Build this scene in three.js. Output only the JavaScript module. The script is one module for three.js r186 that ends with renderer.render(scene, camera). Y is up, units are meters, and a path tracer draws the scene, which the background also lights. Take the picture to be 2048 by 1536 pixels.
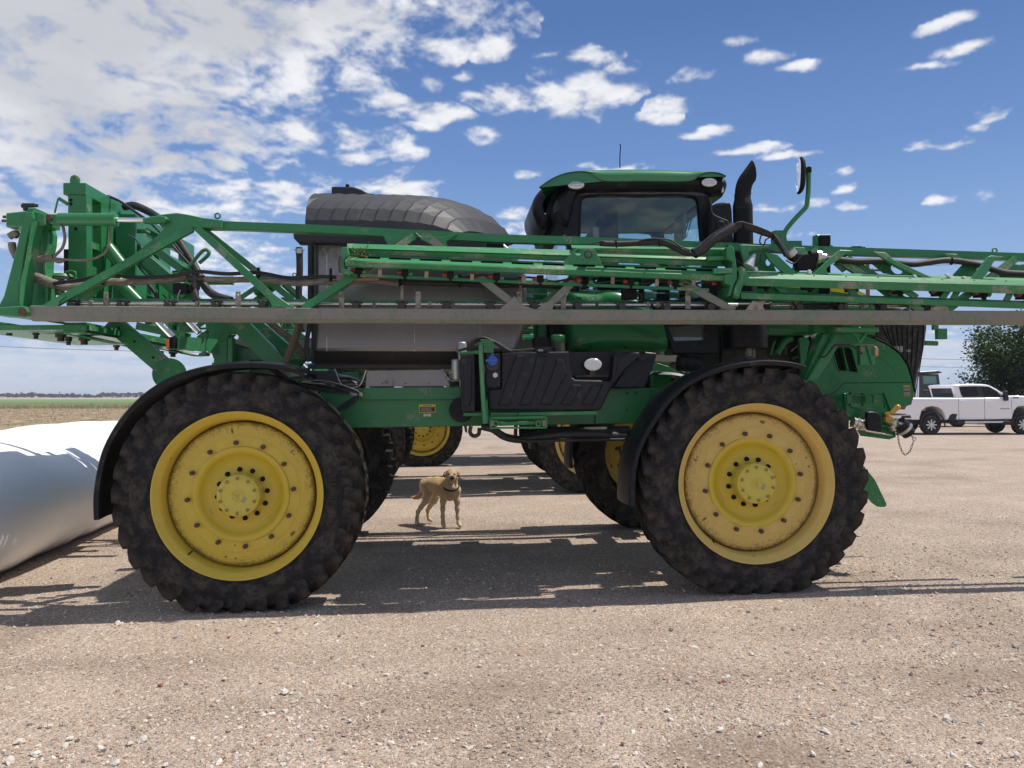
import * as THREE from 'three';
import { mergeGeometries, mergeVertices, toCreasedNormals } from 'three/addons/utils/BufferGeometryUtils.js';
import { MarchingCubes } from 'three/addons/objects/MarchingCubes.js';
import { FontLoader } from 'three/addons/loaders/FontLoader.js';
import { TextGeometry } from 'three/addons/geometries/TextGeometry.js';

// ---------- camera, sky, sun, exposure ----------
const scene = new THREE.Scene();
const FPX = 1538, EYE = 1.725, PITCH = 0.0156;          // focal length in photo pixels, eye height, slight upward tilt
const camera = new THREE.PerspectiveCamera(2 * Math.atan(768 / FPX) * 180 / Math.PI, 4 / 3, 0.1, 4000);
camera.position.set(0, EYE, 0);
camera.rotation.set(PITCH, 0, 0);
camera.updateMatrixWorld();
const renderer = new THREE.WebGLRenderer();
renderer.toneMapping = THREE.LinearToneMapping;
renderer.toneMappingExposure = 1.0;
renderer.shadowMap.enabled = true;
const SUN = new THREE.Vector3(0.44, 0.893, -0.085).normalize();
const sun = new THREE.DirectionalLight(new THREE.Color(1, 0.945, 0.86), 4.7);
sun.position.copy(SUN).multiplyScalar(60);
sun.castShadow = true;
Object.assign(sun.shadow.camera, { left: -40, right: 40, top: 40, bottom: -40, near: 1, far: 160 });
scene.add(sun, sun.target);

// ---------- noise ----------
function rng(seed) { let a = seed >>> 0; return () => { a = (a + 0x6D2B79F5) | 0; let t = Math.imul(a ^ (a >>> 15), 1 | a); t = (t + Math.imul(t ^ (t >>> 7), 61 | t)) ^ t; return ((t ^ (t >>> 14)) >>> 0) / 4294967296; }; }
const TAB = new Float32Array(65536); { const r = rng(77); for (let i = 0; i < 65536; i++) TAB[i] = r(); }
const hsh = (x, y) => TAB[((x * 73 + y * 1597 + ((x * y) & 1023) * 31) & 65535)];
function vn(x, y, px = 1 << 20, py = px) {            // tileable value noise
  let ix = Math.floor(x), iy = Math.floor(y), fx = x - ix, fy = y - iy;
  fx = fx * fx * (3 - 2 * fx); fy = fy * fy * (3 - 2 * fy);
  const x0 = ((ix % px) + px) % px, x1 = (x0 + 1) % px, y0 = ((iy % py) + py) % py, y1 = (y0 + 1) % py;
  const a = hsh(x0, y0), b = hsh(x1, y0), c = hsh(x0, y1), d = hsh(x1, y1);
  return a + (b - a) * fx + (c - a + (a - b - c + d) * fx) * fy;
}
function fbm(x, y, p, o = 4, g = 0.5) { let s = 0, a = 1, t = 0, f = 1; for (let i = 0; i < o; i++) { s += a * vn(x * f + i * 17, y * f + i * 31, p ? p * f : undefined); t += a; a *= g; f *= 2; } return s / t; }
const clamp = (x, a = 0, b = 1) => Math.min(b, Math.max(a, x));
const sst = (a, b, x) => { const t = clamp((x - a) / (b - a)); return t * t * (3 - 2 * t); };
const mix = (a, b, t) => a + (b - a) * t;
const mix3 = (a, b, t) => [mix(a[0], b[0], t), mix(a[1], b[1], t), mix(a[2], b[2], t)];
const enc = c => { c = clamp(c); return 255 * (c <= 0.0031308 ? 12.92 * c : 1.055 * Math.pow(c, 1 / 2.4) - 0.055); };

// ---------- sky: clear air and clouds ----------
function makeSky() {
  const W = 4096, H = 2048, data = new Float32Array(W * H * 4);
  const deg = 180 / Math.PI;
  const toAE = (x, y) => [Math.atan((x - 1024) / FPX) * deg, Math.atan((792 - y) / Math.hypot(FPX, x - 1024)) * deg];
  const blobs = [
    [130, 120, 420, 190, 1.15], [350, 40, 330, 120, 1.15], [90, 330, 330, 110, 0.85], [330, 330, 150, 70, 0.62], [250, 220, 300, 100, 0.95], [480, 210, 110, 60, .5],
    [690, 45, 150, 80, 1.0], [640, 105, 110, 45, 0.9], [850, 15, 150, 34, 0.7], [600, 170, 80, 30, .35], [70, 430, 200, 30, .6], [360, 420, 90, 25, .45], [420, 480, 130, 30, .6], [330, 545, 160, 40, .55], [520, 560, 120, 30, .4],
    [870, 95, 64, 28, .95], [978, 88, 36, 28, 1.2], [860, 160, 32, 18, .9], [938, 152, 24, 10, .9], [990, 192, 56, 20, 1.1], [800, 205, 60, 20, 1.1], [870, 232, 60, 20, 1.1], [955, 262, 42, 14, 1.1], [590, 262, 54, 26, .95], [685, 275, 50, 16, 1], [690, 318, 40, 12, .9], [812, 295, 32, 24, .8], [795, 368, 66, 26, .9], [590, 385, 66, 13, .8], [480, 365, 25, 10, .7], [540, 340, 30, 10, .7],
    [1090, 100, 32, 10, .8], [1185, 105, 50, 18, 1.05], [1130, 190, 60, 38, 1.15], [1195, 185, 60, 44, 1.15], [1085, 145, 26, 20, .8], [1245, 130, 28, 14, .9], [1340, 205, 38, 26, .9], [1385, 145, 54, 17, 1.0], [1325, 235, 34, 16, 1], [1415, 262, 50, 14, 1], [1490, 290, 60, 15, 1.1], [1570, 302, 60, 14, 1.0], [1485, 82, 34, 16, 1], [1535, 110, 44, 20, 1.05], [1605, 130, 46, 16, .95],
    [1890, 45, 44, 14, .9], [1865, 118, 50, 18, .9], [1930, 85, 44, 16, .9], [1920, 35, 40, 10, .7], [1895, 290, 56, 14, .95], [1980, 232, 30, 7, .9], [1955, 253, 22, 6, .8], [1975, 390, 22, 14, 1], [1880, 402, 30, 11, .9], [1700, 378, 22, 9, .9], [1715, 412, 24, 6, .8], [1680, 345, 25, 5, .7], [1240, 326, 60, 9, 1], [1555, 425, 60, 11, .75], [1600, 465, 46, 8, .8], [1530, 410, 30, 8, .8], [1060, 350, 25, 6, .7], [1040, 425, 40, 12, .9], [1070, 460, 50, 14, .9], [1640, 405, 30, 6, .6],
    [60, 720, 220, 26, .8], [260, 745, 200, 14, .6], [120, 765, 260, 12, .5], [2000, 690, 120, 18, .5], [1900, 740, 130, 18, .7], [1860, 665, 60, 14, .5],
  ].map(b => { const c = toAE(b[0], b[1]), e = toAE(b[0] + b[2], b[1] - b[3]); return [c[0], c[1], Math.max(.4, e[0] - c[0]), Math.max(.25, e[1] - c[1]), b[4]]; });
  const grad = [[-90, [.30, .27, .23]], [-3, [.42, .44, .46]], [0, [.53, .61, .74]], [2.2, [.47, .59, .77]], [6, [.36, .505, .76]], [10.5, [.255, .415, .72]], [17, [.160, .295, .605]], [26, [.100, .200, .465]], [45, [.07, .15, .37]], [90, [.05, .11, .30]]];
  for (let j = 0; j < H; j++) {
    const el = (j + 0.5) / H * 180 - 90, ey = Math.sin(el / deg), ec = Math.cos(el / deg);
    let k = 0; while (k < grad.length - 2 && el > grad[k + 1][0]) k++;
    const base = mix3(grad[k][1], grad[k + 1][1], clamp((el - grad[k][0]) / (grad[k + 1][0] - grad[k][0])));
    for (let i = 0; i < W; i++) {
      const th = ((i + 0.5) / W - 0.5) * 2 * Math.PI, dx = Math.cos(th) * ec, dz = Math.sin(th) * ec;
      let az = Math.atan2(dx, -dz) * deg, c = base;                          // 0 straight ahead, positive to the right
      const q = (j * W + i) * 4;
      if (el > -1) {
        // what covers the view, and a looser field of the same clouds round the rest of the sky
        let cov = 0, big = 0;
        const s0 = 1 / (ey + 0.16), ax = dx * s0, bz = dz * s0;
        if (Math.abs(az) < 62 && el < 40) {
          const wa = (fbm(ax * 7 + 61, bz * 7 + 5, 0, 4, .6) - .5), we = (fbm(ax * 7 + 11, bz * 7 + 95, 0, 4, .6) - .5);
          for (const b of blobs) {
            const k = Math.min(1, b[2] / 4), ux = (az + wa * 3.2 * (.35 + k) - b[0]) / b[2], uy = (el + we * 2.2 * (.25 + k) - b[1]) / b[3], d = ux * ux + uy * uy;
            const dm = b[2] > 3.8 ? 3.4 : 2.3; if (d < dm) { const v = b[4] * (1 - d / dm) * (1 - d / dm) * 1.3; cov = Math.max(cov, v); if (b[2] > 3.8) big = Math.max(big, v); }
          }
        }
        const away = Math.max(sst(38, 60, Math.abs(az)), sst(27, 36, el)), left = sst(40, -60, az);
        const s = 1 / (ey + 0.16), qx = dx * s, qz = dz * s;
        if (away > 0) cov = mix(cov, 0.35 + 0.75 * (fbm(qx * 0.8 + 40, qz * 0.8 + 9, 0, 3) - 0.5) + 0.38 * left * sst(70, 20, el), away);
        if (cov > 0.05) {
          const wx = fbm(qx * 5 + 3, qz * 5 + 8, 0, 3) - 0.5, wz = fbm(qx * 5 + 33, qz * 5 + 81, 0, 3) - 0.5;
          const n = fbm(qx * 13 + wx * 1.4, qz * 13 + wz * 1.4 + 50, 0, 7, 0.66);
          const v = cov * 0.66 + (n - 0.5) * 2.5;
          const den = Math.pow(sst(0.04, 1.02, v), .85), thick = sst(0.45, 1.15, Math.max(big, away * cov) * 0.85 + (fbm(qx * 3 + 90, qz * 3, 0, 4) - 0.5) * 1.3);
          const lit = 0.87 + 0.3 * (n - 0.45), up = [lit, lit * 1.005, lit * 1.03], low = [.57, .58, .62];
          let cc = mix3(up, low, thick * 0.85 * sst(0.2, 0.8, den));
          cc = mix3(cc, [.62, .68, .80], 0.75 * sst(7, 1, el));
          c = mix3(base, cc, den * mix(0.94, 0.6, sst(7, 1, el)));
        }
        // thin streaks low down
        const st = fbm(az * 0.11 + 7, el * 1.7, 0, 4) * sst(7, 2.5, el) * sst(-1, .5, el);
        c = mix3(c, [.66, .70, .80], sst(.38, .68, st) * 0.75);
      }
      data[q] = c[0]; data[q + 1] = c[1]; data[q + 2] = c[2]; data[q + 3] = 1;
    }
  }
  const t = new THREE.DataTexture(data, W, H, THREE.RGBAFormat, THREE.FloatType);
  t.mapping = THREE.EquirectangularReflectionMapping; t.magFilter = THREE.LinearFilter; t.minFilter = THREE.LinearFilter; t.needsUpdate = true;
  return t;
}
const sky = makeSky();
scene.background = sky; scene.environment = sky;

// ---------- textures ----------
function tex(w, h, fn, { srgb = true, repeat } = {}) {
  const d = new Uint8Array(w * h * 4);
  for (let y = 0; y < h; y++) for (let x = 0; x < w; x++) {
    const c = fn(x / w, y / h, x, y), k = (y * w + x) * 4;
    if (srgb) { d[k] = enc(c[0]); d[k + 1] = enc(c[1]); d[k + 2] = enc(c[2]); } else { const v = clamp(c) * 255; d[k] = d[k + 1] = d[k + 2] = v; }
    d[k + 3] = 255;
  }
  const t = new THREE.DataTexture(d, w, h);
  t.colorSpace = srgb ? THREE.SRGBColorSpace : THREE.NoColorSpace;
  t.wrapS = t.wrapT = THREE.RepeatWrapping; t.magFilter = THREE.LinearFilter; t.minFilter = THREE.LinearMipmapLinearFilter; t.generateMipmaps = true; t.needsUpdate = true;
  if (repeat) t.repeat.set(repeat, repeat);
  return t;
}
// paint with dust: base colour, dust colour, how much of the surface the dust covers (0..1), size of the tile in metres
function dusty(base, dust, amount, size, { seed = 0, rough = .4, metal = 0, streak = 1, bump = 0, spot = 0, coat = 0, spec = 1 } = {}) {
  const N = 512;
  const f = (u, v) => { const n = fbm(u * 6 + seed, v * 6 * streak + seed * 3, 0, 1) * 0; const a = fbm(u * 8 + n, v * 8, 8, 5, .6), b = vn(u * 128, v * 128, 128); return [a, b]; };
  const map = tex(N, N, (u, v) => {
    const [a, b] = f(u, v), m = clamp(sst(0.72 - amount, 1.0 - amount * .55, a + (b - .5) * .22));
    let c = mix3(base, dust, m); const g = 0.93 + 0.14 * b * a; c = [c[0] * g, c[1] * g, c[2] * g];
    if (spot && vn(u * 96 + 9, v * 96 + seed, 96) > 1 - spot) c = mix3(c, [.03, .025, .02], .6);
    return c;
  }, { repeat: 1 / size });
  const rm = tex(256, 256, (u, v) => { const [a, b] = f(u, v); const m = sst(0.72 - amount, 1.0 - amount * .55, a + (b - .5) * .22); return mix(rough, Math.max(rough, .85), m); }, { srgb: false, repeat: 1 / size });
  const p = { color: 0xffffff, map, roughness: 1, roughnessMap: rm, metalness: metal };
  const m = coat || spec < 1 ? new THREE.MeshPhysicalMaterial({ ...p, clearcoat: coat, clearcoatRoughness: .12, specularIntensity: spec }) : new THREE.MeshStandardMaterial(p);
  if (bump) { m.bumpMap = tex(256, 256, (u, v) => fbm(u * 32, v * 32, 32, 3), { srgb: false, repeat: 1 / size }); m.bumpScale = bump; }
  return m;
}
const std = (r, g, b, rough = .5, metal = 0, extra = {}) => new THREE.MeshStandardMaterial({ color: new THREE.Color().setRGB(r, g, b), roughness: rough, metalness: metal, ...extra });
const DUST = [.30, .255, .20];
const M = {
  green: dusty([.026, .200, .064], DUST, .08, 1.3, { seed: 3, rough: .32 }),
  greenDusty: dusty([.026, .200, .064], [.27, .27, .20], .24, 1.4, { seed: 5, rough: .42 }),
  greenLit: dusty([.048, .255, .098], [.27, .30, .21], .20, 1.8, { seed: 8, rough: .42 }),  // same green paint, its sunlit look put into a lighter base colour
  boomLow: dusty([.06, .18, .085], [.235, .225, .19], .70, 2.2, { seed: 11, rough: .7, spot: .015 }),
  hoodGreen: dusty([.020, .180, .056], DUST, .04, 1.6, { seed: 23, rough: .30, coat: .12, spec: .6 }),
  roofGreen: new THREE.MeshPhysicalMaterial({ color: new THREE.Color().setRGB(.022, .190, .060), roughness: .3, clearcoat: .8, clearcoatRoughness: .12 }),
  capBolt: std(.36, .29, .06, .6),
  trim: std(.30, .30, .29, .8),
  yellow: dusty([.62, .46, .03], [.30, .24, .13], .14, .8, { seed: 13, rough: .4 }),
  yellowClean: dusty([.60, .49, .075], [.42, .33, .10], .10, .8, { seed: 15, rough: .38 }),
  rubber: dusty([.017, .017, .019], [.066, .057, .047], .40, 1.3, { seed: 17, rough: .85, bump: .0015, spec: .45 }),
  lug: dusty([.017, .017, .018], [.060, .049, .039], .36, .8, { seed: 19, rough: .85, bump: .002, spec: .45 }),
  black: dusty([.009, .010, .013], [.08, .07, .06], .10, .9, { seed: 21, rough: .42, spec: .5 }),
  tankBlack: dusty([.012, .013, .018], [.09, .085, .08], .09, .6, { seed: 41, rough: .45, bump: .001, spec: .7 }),
  blackMatte: new THREE.MeshPhysicalMaterial({ color: new THREE.Color().setRGB(.009, .009, .010), roughness: .75, specularIntensity: .5 }),
  darkMetal: dusty([.03, .028, .026], [.14, .11, .08], .3, .5, { seed: 25, rough: .55 }),
  lid: dusty([.022, .024, .029], [.06, .06, .063], .16, 1.4, { seed: 27, rough: .55, bump: .001 }),
  tank: dusty([.235, .228, .22], [.20, .185, .16], .10, 2.6, { seed: 29, rough: .36, metal: .9 }),
  steel: dusty([.62, .60, .57], [.30, .25, .19], .28, .5, { seed: 31, rough: .25, metal: .95 }),
  chrome: std(.8, .8, .8, .08, 1),
  bracket: dusty([.36, .32, .26], [.22, .17, .12], .35, .3, { seed: 33, rough: .6, metal: .3 }),
  hose: dusty([.020, .020, .022], [.12, .105, .09], .16, .4, { seed: 35, rough: .6 }),
  hoseDusty: dusty([.085, .072, .058], [.30, .26, .205], .58, .25, { seed: 37, rough: .75 }),
  hoseTan: dusty([.20, .15, .085], [.10, .08, .055], .4, .2, { seed: 39, rough: .6 }),
  grey: std(.30, .30, .31, .5), white: std(.78, .78, .76, .5), red: std(.24, .036, .022, .6), orange: std(.75, .17, .02, .3),
  nozzleGreen: std(.03, .22, .06, .5), blue: std(.03, .11, .42, .45), rust: dusty([.085, .045, .028], [.15, .09, .06], .4, .2, { seed: 43, rough: .7 }),
  silver: std(.55, .56, .58, .4, .6), brown: std(.26, .19, .13, .7), goldHandle: std(.55, .33, .05, .4, .2),
  glass: new THREE.MeshPhysicalMaterial({ color: new THREE.Color().setRGB(.84, .92, .90), roughness: .02, transmission: 1, thickness: 0, ior: 1.5 }),
  glassDark: new THREE.MeshPhysicalMaterial({ color: new THREE.Color().setRGB(.12, .14, .14), roughness: .03, transmission: .85, thickness: 0, ior: 1.5 }),
  lens: new THREE.MeshPhysicalMaterial({ color: new THREE.Color().setRGB(.72, .72, .70), roughness: .15, clearcoat: 1, clearcoatRoughness: .05 }),
  mirror: std(.85, .87, .9, .03, 1),
};

// ---------- geometry helpers ----------
const V = (x, y, z) => new THREE.Vector3(x, y, z);
function boxUV(g) {                                                    // texture coordinates in metres from the three main directions
  if (g.index) g = g.toNonIndexed();
  const p = g.attributes.position, uv = new Float32Array(p.count * 2), a = V(), b = V(), c = V(), n = V();
  for (let i = 0; i < p.count; i += 3) {
    a.fromBufferAttribute(p, i); b.fromBufferAttribute(p, i + 1); c.fromBufferAttribute(p, i + 2);
    n.subVectors(b, a).cross(c.clone().sub(a));
    const ax = Math.abs(n.x), ay = Math.abs(n.y), az = Math.abs(n.z);
    [a, b, c].forEach((q, k) => { const o = (i + k) * 2; if (ay >= ax && ay >= az) { uv[o] = q.x; uv[o + 1] = q.z; } else if (az >= ax) { uv[o] = q.x; uv[o + 1] = q.y; } else { uv[o] = q.z; uv[o + 1] = q.y; } });
  }
  g.setAttribute('uv', new THREE.BufferAttribute(uv, 2));
  return g;
}
function clean(g) { for (const k of Object.keys(g.attributes)) if (!['position', 'normal', 'uv'].includes(k)) g.deleteAttribute(k); return g; }
function merge(list) { return mergeGeometries(list.map(g => clean(g.index ? g.toNonIndexed() : g))); }
function add(parent, name, geo, mat) {
  const m = new THREE.Mesh(Array.isArray(geo) ? merge(geo) : geo, mat); m.name = name; m.castShadow = m.receiveShadow = true; parent.add(m); return m;
}
const used = {};
function numbered(name) { const n = used[name] = (used[name] ?? -1) + 1; return n ? `${name}_${String(n).padStart(3, '0')}` : name; }
function part(parent, name) { const g = new THREE.Group(); g.name = name; parent.add(g); return g; }
function thing(name, label, category, group) { const g = new THREE.Group(); g.name = numbered(name); g.userData = { label, category, ...(group ? { group } : {}) }; scene.add(g); return g; }
function tag(o, label, category, group, kind) { o.userData = { label, category, ...(group ? { group } : {}), ...(kind ? { kind } : {}) }; return o; }
function struct(name, geo, mat) { const m = add(scene, name, geo, mat); m.userData = { kind: 'structure' }; return m; }
function box(w, h, d, x = 0, y = 0, z = 0) { const g = new THREE.BoxGeometry(w, h, d); g.translate(x, y, z); return boxUV(g); }
function rod(p, q, r, r2 = r, seg = 14, cap = true) {
  const d = V().subVectors(q, p), g = new THREE.CylinderGeometry(r2, r, d.length(), seg, 1, !cap);
  g.applyQuaternion(new THREE.Quaternion().setFromUnitVectors(V(0, 1, 0), d.clone().normalize()));
  const c = p.clone().add(q).multiplyScalar(.5); g.translate(c.x, c.y, c.z); return g;
}
function tube(pts, r, seg = 8, n) { return new THREE.TubeGeometry(new THREE.CatmullRomCurve3(pts, false, 'centripetal'), n ?? Math.max(8, pts.length * 7), r, seg, false); }
function bar(p, q, t, d) {                                              // flat bar from p to q, t wide in the side view, d deep behind p
  const v = V().subVectors(q, p), L = v.length(), g = new THREE.BoxGeometry(L, t, d);
  const x = v.clone().normalize(), z = V(0, 0, 1).addScaledVector(x, -x.z).normalize(), y = V().crossVectors(z, x);
  g.translate(L / 2, 0, -d / 2); g.applyMatrix4(new THREE.Matrix4().makeBasis(x, y, z)); g.translate(p.x, p.y, p.z); return boxUV(g);
}
function loft(secs, caps = true) {                                     // sections with the same number of points, each a closed outline
  const n = secs[0].length, pos = [], tri = (a, b, c) => pos.push(a.x, a.y, a.z, b.x, b.y, b.z, c.x, c.y, c.z);
  for (let s = 0; s < secs.length - 1; s++) for (let i = 0; i < n; i++) { const j = (i + 1) % n, a = secs[s][i], b = secs[s][j], c = secs[s + 1][j], d = secs[s + 1][i]; tri(a, b, c); tri(a, c, d); }
  if (caps) for (const [S, f] of [[secs[0], 1], [secs[secs.length - 1], 0]]) { const m = V(); S.forEach(p => m.add(p)); m.divideScalar(n); for (let i = 0; i < n; i++) { const j = (i + 1) % n; f ? tri(S[j], S[i], m) : tri(S[i], S[j], m); } }
  let g = new THREE.BufferGeometry(); g.setAttribute('position', new THREE.Float32BufferAttribute(pos, 3)); g.computeVertexNormals(); return boxUV(g);
}
function extr(pts, z0, depth, bevel = .004, holes = [], bseg = 1) {        // outline in local x, y; front face at z0
  const s = new THREE.Shape(pts.map(p => new THREE.Vector2(p[0], p[1])));
  for (const h of holes) s.holes.push(new THREE.Path(h.map(p => new THREE.Vector2(p[0], p[1]))));
  const b = Math.min(bevel, depth * .45), g = new THREE.ExtrudeGeometry(s, { depth: depth - 2 * b, bevelEnabled: b > 0, bevelThickness: b, bevelSize: b, bevelOffset: -b, bevelSegments: bseg, curveSegments: 6 });
  g.translate(0, 0, z0 - depth + b); return boxUV(g);
}
const circ = (cx, cy, r, n = 20, ry = r) => Array.from({ length: n }, (_, i) => [cx + r * Math.cos(i / n * 2 * Math.PI), cy + ry * Math.sin(i / n * 2 * Math.PI)]);
// smooth closed or open polyline through px points
function smooth(pts, n = 4, closed = false) {
  const c = new THREE.CatmullRomCurve3(pts.map(p => V(p[0], p[1], 0)), closed, 'centripetal'); return c.getPoints(pts.length * n).map(p => [p.x, p.y]);
}
// reading the photograph: enlarged views are turned back into its pixels
const crop = (x0, y0, s) => (x, y) => [x0 + x / s, y0 + y / s];
const A = crop(0, 320, 3.2), B = crop(560, 320, 3.2), C = crop(1000, 280, 3.2), D = crop(1408, 280, 3.2), E = crop(1300, 600, 3.2), G = crop(680, 640, 3.2);
const Hc = crop(0, 330, 4.388), Ic = crop(300, 500, 5.485), J = crop(1560, 540, 6.0235), K = crop(1440, 600, 7.314), L = crop(1600, 640, 5.908), Mc = crop(900, 650, 4.876), N = crop(1000, 540, 6.4);
const Q2c = crop(1080, 440, 4.876), Qc = crop(680, 460, 4.876);
const Sc = crop(1460, 430, 5.906), U = crop(1720, 460, 6.244), Vc = crop(0, 560, 6.827);
const ground = (x, z) => 0.09 * Math.tanh(x / 6);
// ================= ground and fields =================
const gravelTex = tex(2048, 2048, (u, v) => {
  const a = fbm(u * 6, v * 6, 6, 4), b = vn(u * 300, v * 300, 300), c = vn(u * 640 + 5, v * 640, 640), d = vn(u * 150 + 9, v * 150, 150), e = vn(u * 90 + 2, v * 90 + 7, 90);
  let k = mix3([.385, .298, .232], [.51, .405, .318], a); const s = .60 + .48 * b + .60 * (c - .5);
  k = [k[0] * s, k[1] * s, k[2] * s];
  if (d > .80) k = mix3(k, [.66, .61, .55], clamp((d - .80) * 5)); if (e > .88) k = mix3(k, [.42, .27, .20], clamp((e - .88) * 7));
  if (d < .14) k = mix3(k, [.13, .105, .09], clamp((.14 - d) * 7));
  return k;
}, { repeat: 1 / 3.1 });
const gravelBump = tex(1024, 1024, (u, v) => .5 * vn(u * 190, v * 190, 190) + .35 * vn(u * 90 + 3, v * 90, 90) + .3 * fbm(u * 12, v * 12, 12, 3), { srgb: false, repeat: 1 / 3.1 });
const gravelMat = new THREE.MeshStandardMaterial({ map: gravelTex, bumpMap: gravelBump, bumpScale: .014, roughness: .97, vertexColors: true });
// bare fine soil shows through the gravel in patches and old wheel tracks
function soil(x, z) {
  const n = fbm(x * .8 + 30, z * 1.1 + 60, 0, 5, .55), s = fbm(x * .25 + 80, z * 1.6 + 10, 0, 4, .55);
  const patch = Math.max(0, 1 - Math.hypot((x - 1.12) / .62, (z + 3.72) / .42)) * 1.6;
  const rut = Math.max(Math.exp(-Math.pow((z + 5.35 + .05 * x + .12 * Math.sin(x * .6)) / .17, 2)), Math.exp(-Math.pow((z + 4.55 + .05 * x + .1 * Math.sin(x * .5 + 1)) / .15, 2))) * sst(.35, .65, fbm(x * .5 + 3, z * 4, 0, 4));
  return clamp(rut * .4 + sst(.54, .72, n) * .5 + sst(.54, .72, s) * .22 * sst(30, 14, -z) + sst(.15, .9, patch + (n - .5) * 1.4) * .95);
}
{
  const n = 300, g = new THREE.PlaneGeometry(1, 1, n, n), p = g.attributes.position, uv = g.attributes.uv, col = new Float32Array(p.count * 3);
  for (let i = 0; i < p.count; i++) {
    const sx = p.getX(i) * 2, sy = p.getY(i) * 2, x = Math.sign(sx) * (12 * Math.abs(sx) + 1500 * Math.pow(Math.abs(sx), 7)), z = -8 - Math.sign(sy) * (12 * Math.abs(sy) + 1500 * Math.pow(Math.abs(sy), 7));
    const far = sst(26, 10, Math.hypot(x, z + 8)), k = soil(x, z);
    p.setXYZ(i, x, ground(x, z) + far * (.018 * (fbm(x * .9 + 20, z * .9 + 20, 0, 3) - .5) + .010 * (fbm(x * 3.7, z * 3.7, 0, 3) - .5) - .006 * k) - .006, z); uv.setXY(i, x, z);
    col.set([mix(1, .70, k), mix(1, .68, k), mix(1, .66, k)], i * 3);
  }
  g.setAttribute('color', new THREE.BufferAttribute(col, 3)); g.computeVertexNormals(); struct('gravel_yard', g, gravelMat);
}
const sheet = (name, x0, x1, z0, z1, y, mat, rot = 0) => { const g = new THREE.PlaneGeometry(x1 - x0, z1 - z0); g.rotateX(-Math.PI / 2); g.translate((x0 + x1) / 2, y, (z0 + z1) / 2); const p = g.attributes.position, uv = g.attributes.uv; for (let i = 0; i < p.count; i++) uv.setXY(i, p.getX(i), p.getZ(i)); return struct(name, g, mat); };
const fieldTex = (a, b, c, sz, sx, sy) => tex(512, 512, (u, v) => { const n = fbm(u * 16, v * 16, 16, 4, .6), m = vn(u * 128, v * 200, 128, 200); return mix3(mix3(a, b, sst(.35, .7, n)), c, sst(.72, .95, m)); }, { repeat: 1 / sz });
const stubbleMat = new THREE.MeshStandardMaterial({ map: fieldTex([.13, .09, .055], [.36, .27, .145], [.62, .52, .34], 9), roughness: 1 });
const cropMat = new THREE.MeshStandardMaterial({ map: fieldTex([.075, .13, .035], [.13, .19, .055], [.20, .24, .09], 30), roughness: 1 });
const cropMat2 = new THREE.MeshStandardMaterial({ map: fieldTex([.13, .19, .06], [.17, .23, .08], [.24, .27, .11], 30), roughness: 1 });
const tanMat = new THREE.MeshStandardMaterial({ map: fieldTex([.36, .28, .17], [.42, .34, .21], [.5, .42, .27], 40), roughness: 1 });
sheet('stubble_field', -420, -7.6, -112, -20, -.084, stubbleMat);
sheet('grass_verge', -460, -20, -126, -112, -.080, cropMat2);
sheet('crop_field', -900, 200, -230, -126, -.084, cropMat);
sheet('crop_field_001', -1200, 300, -420, -230, -.080, cropMat2);
scene.fog = new THREE.FogExp2(new THREE.Color(.72, .79, .90), .00035);
sheet('tan_field', -1400, 500, -1000, -420, -.084, tanMat);
// ================= the field sprayer =================
const font = await new FontLoader().loadAsync('fonts/droid/droid_sans_bold.typeface.json');
const sprayer = thing('field_sprayer', 'green and yellow self-propelled field sprayer with folded boom, nearest of the three', 'sprayer', 'parked field sprayers');
sprayer.position.set(-0.065, 0, -6.415);
sprayer.quaternion.setFromAxisAngle(V(0, 1, 0), 0.0761).multiply(new THREE.Quaternion().setFromAxisAngle(V(0, 0, 1), 0.0142));
sprayer.updateMatrixWorld();
const toLocal = sprayer.matrixWorld.clone().invert();
const EYEL = V(0, EYE, 0).applyMatrix4(toLocal);
function P(px, py, w) {                                                 // where the line of sight through a photo pixel meets the machine's upright plane z = w
  const d = V((px - 1024) / FPX, (768 - py) / FPX, -1).applyEuler(camera.rotation).transformDirection(toLocal);
  return EYEL.clone().addScaledVector(d, (w - EYEL.z) / d.z);
}
const P2 = (q, w) => { const v = P(q[0], q[1], w); return [v.x, v.y]; };
const PP = (q, w) => P(q[0], q[1], w);
const via = (f, list) => list.map(p => f(p[0], p[1]));
const poly = (q, w) => q.map(p => P2(p, w));
const prism = (q, w, depth, bevel, holes = [], bseg) => extr(poly(q, w), w, depth, bevel, holes.map(h => poly(h, w)), bseg);
const mpp = w => P(1025, 700, w).x - P(1024, 700, w).x;                 // metres per photo pixel on that plane
const CW = -1.9;                                                        // lateral middle of the machine

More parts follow.
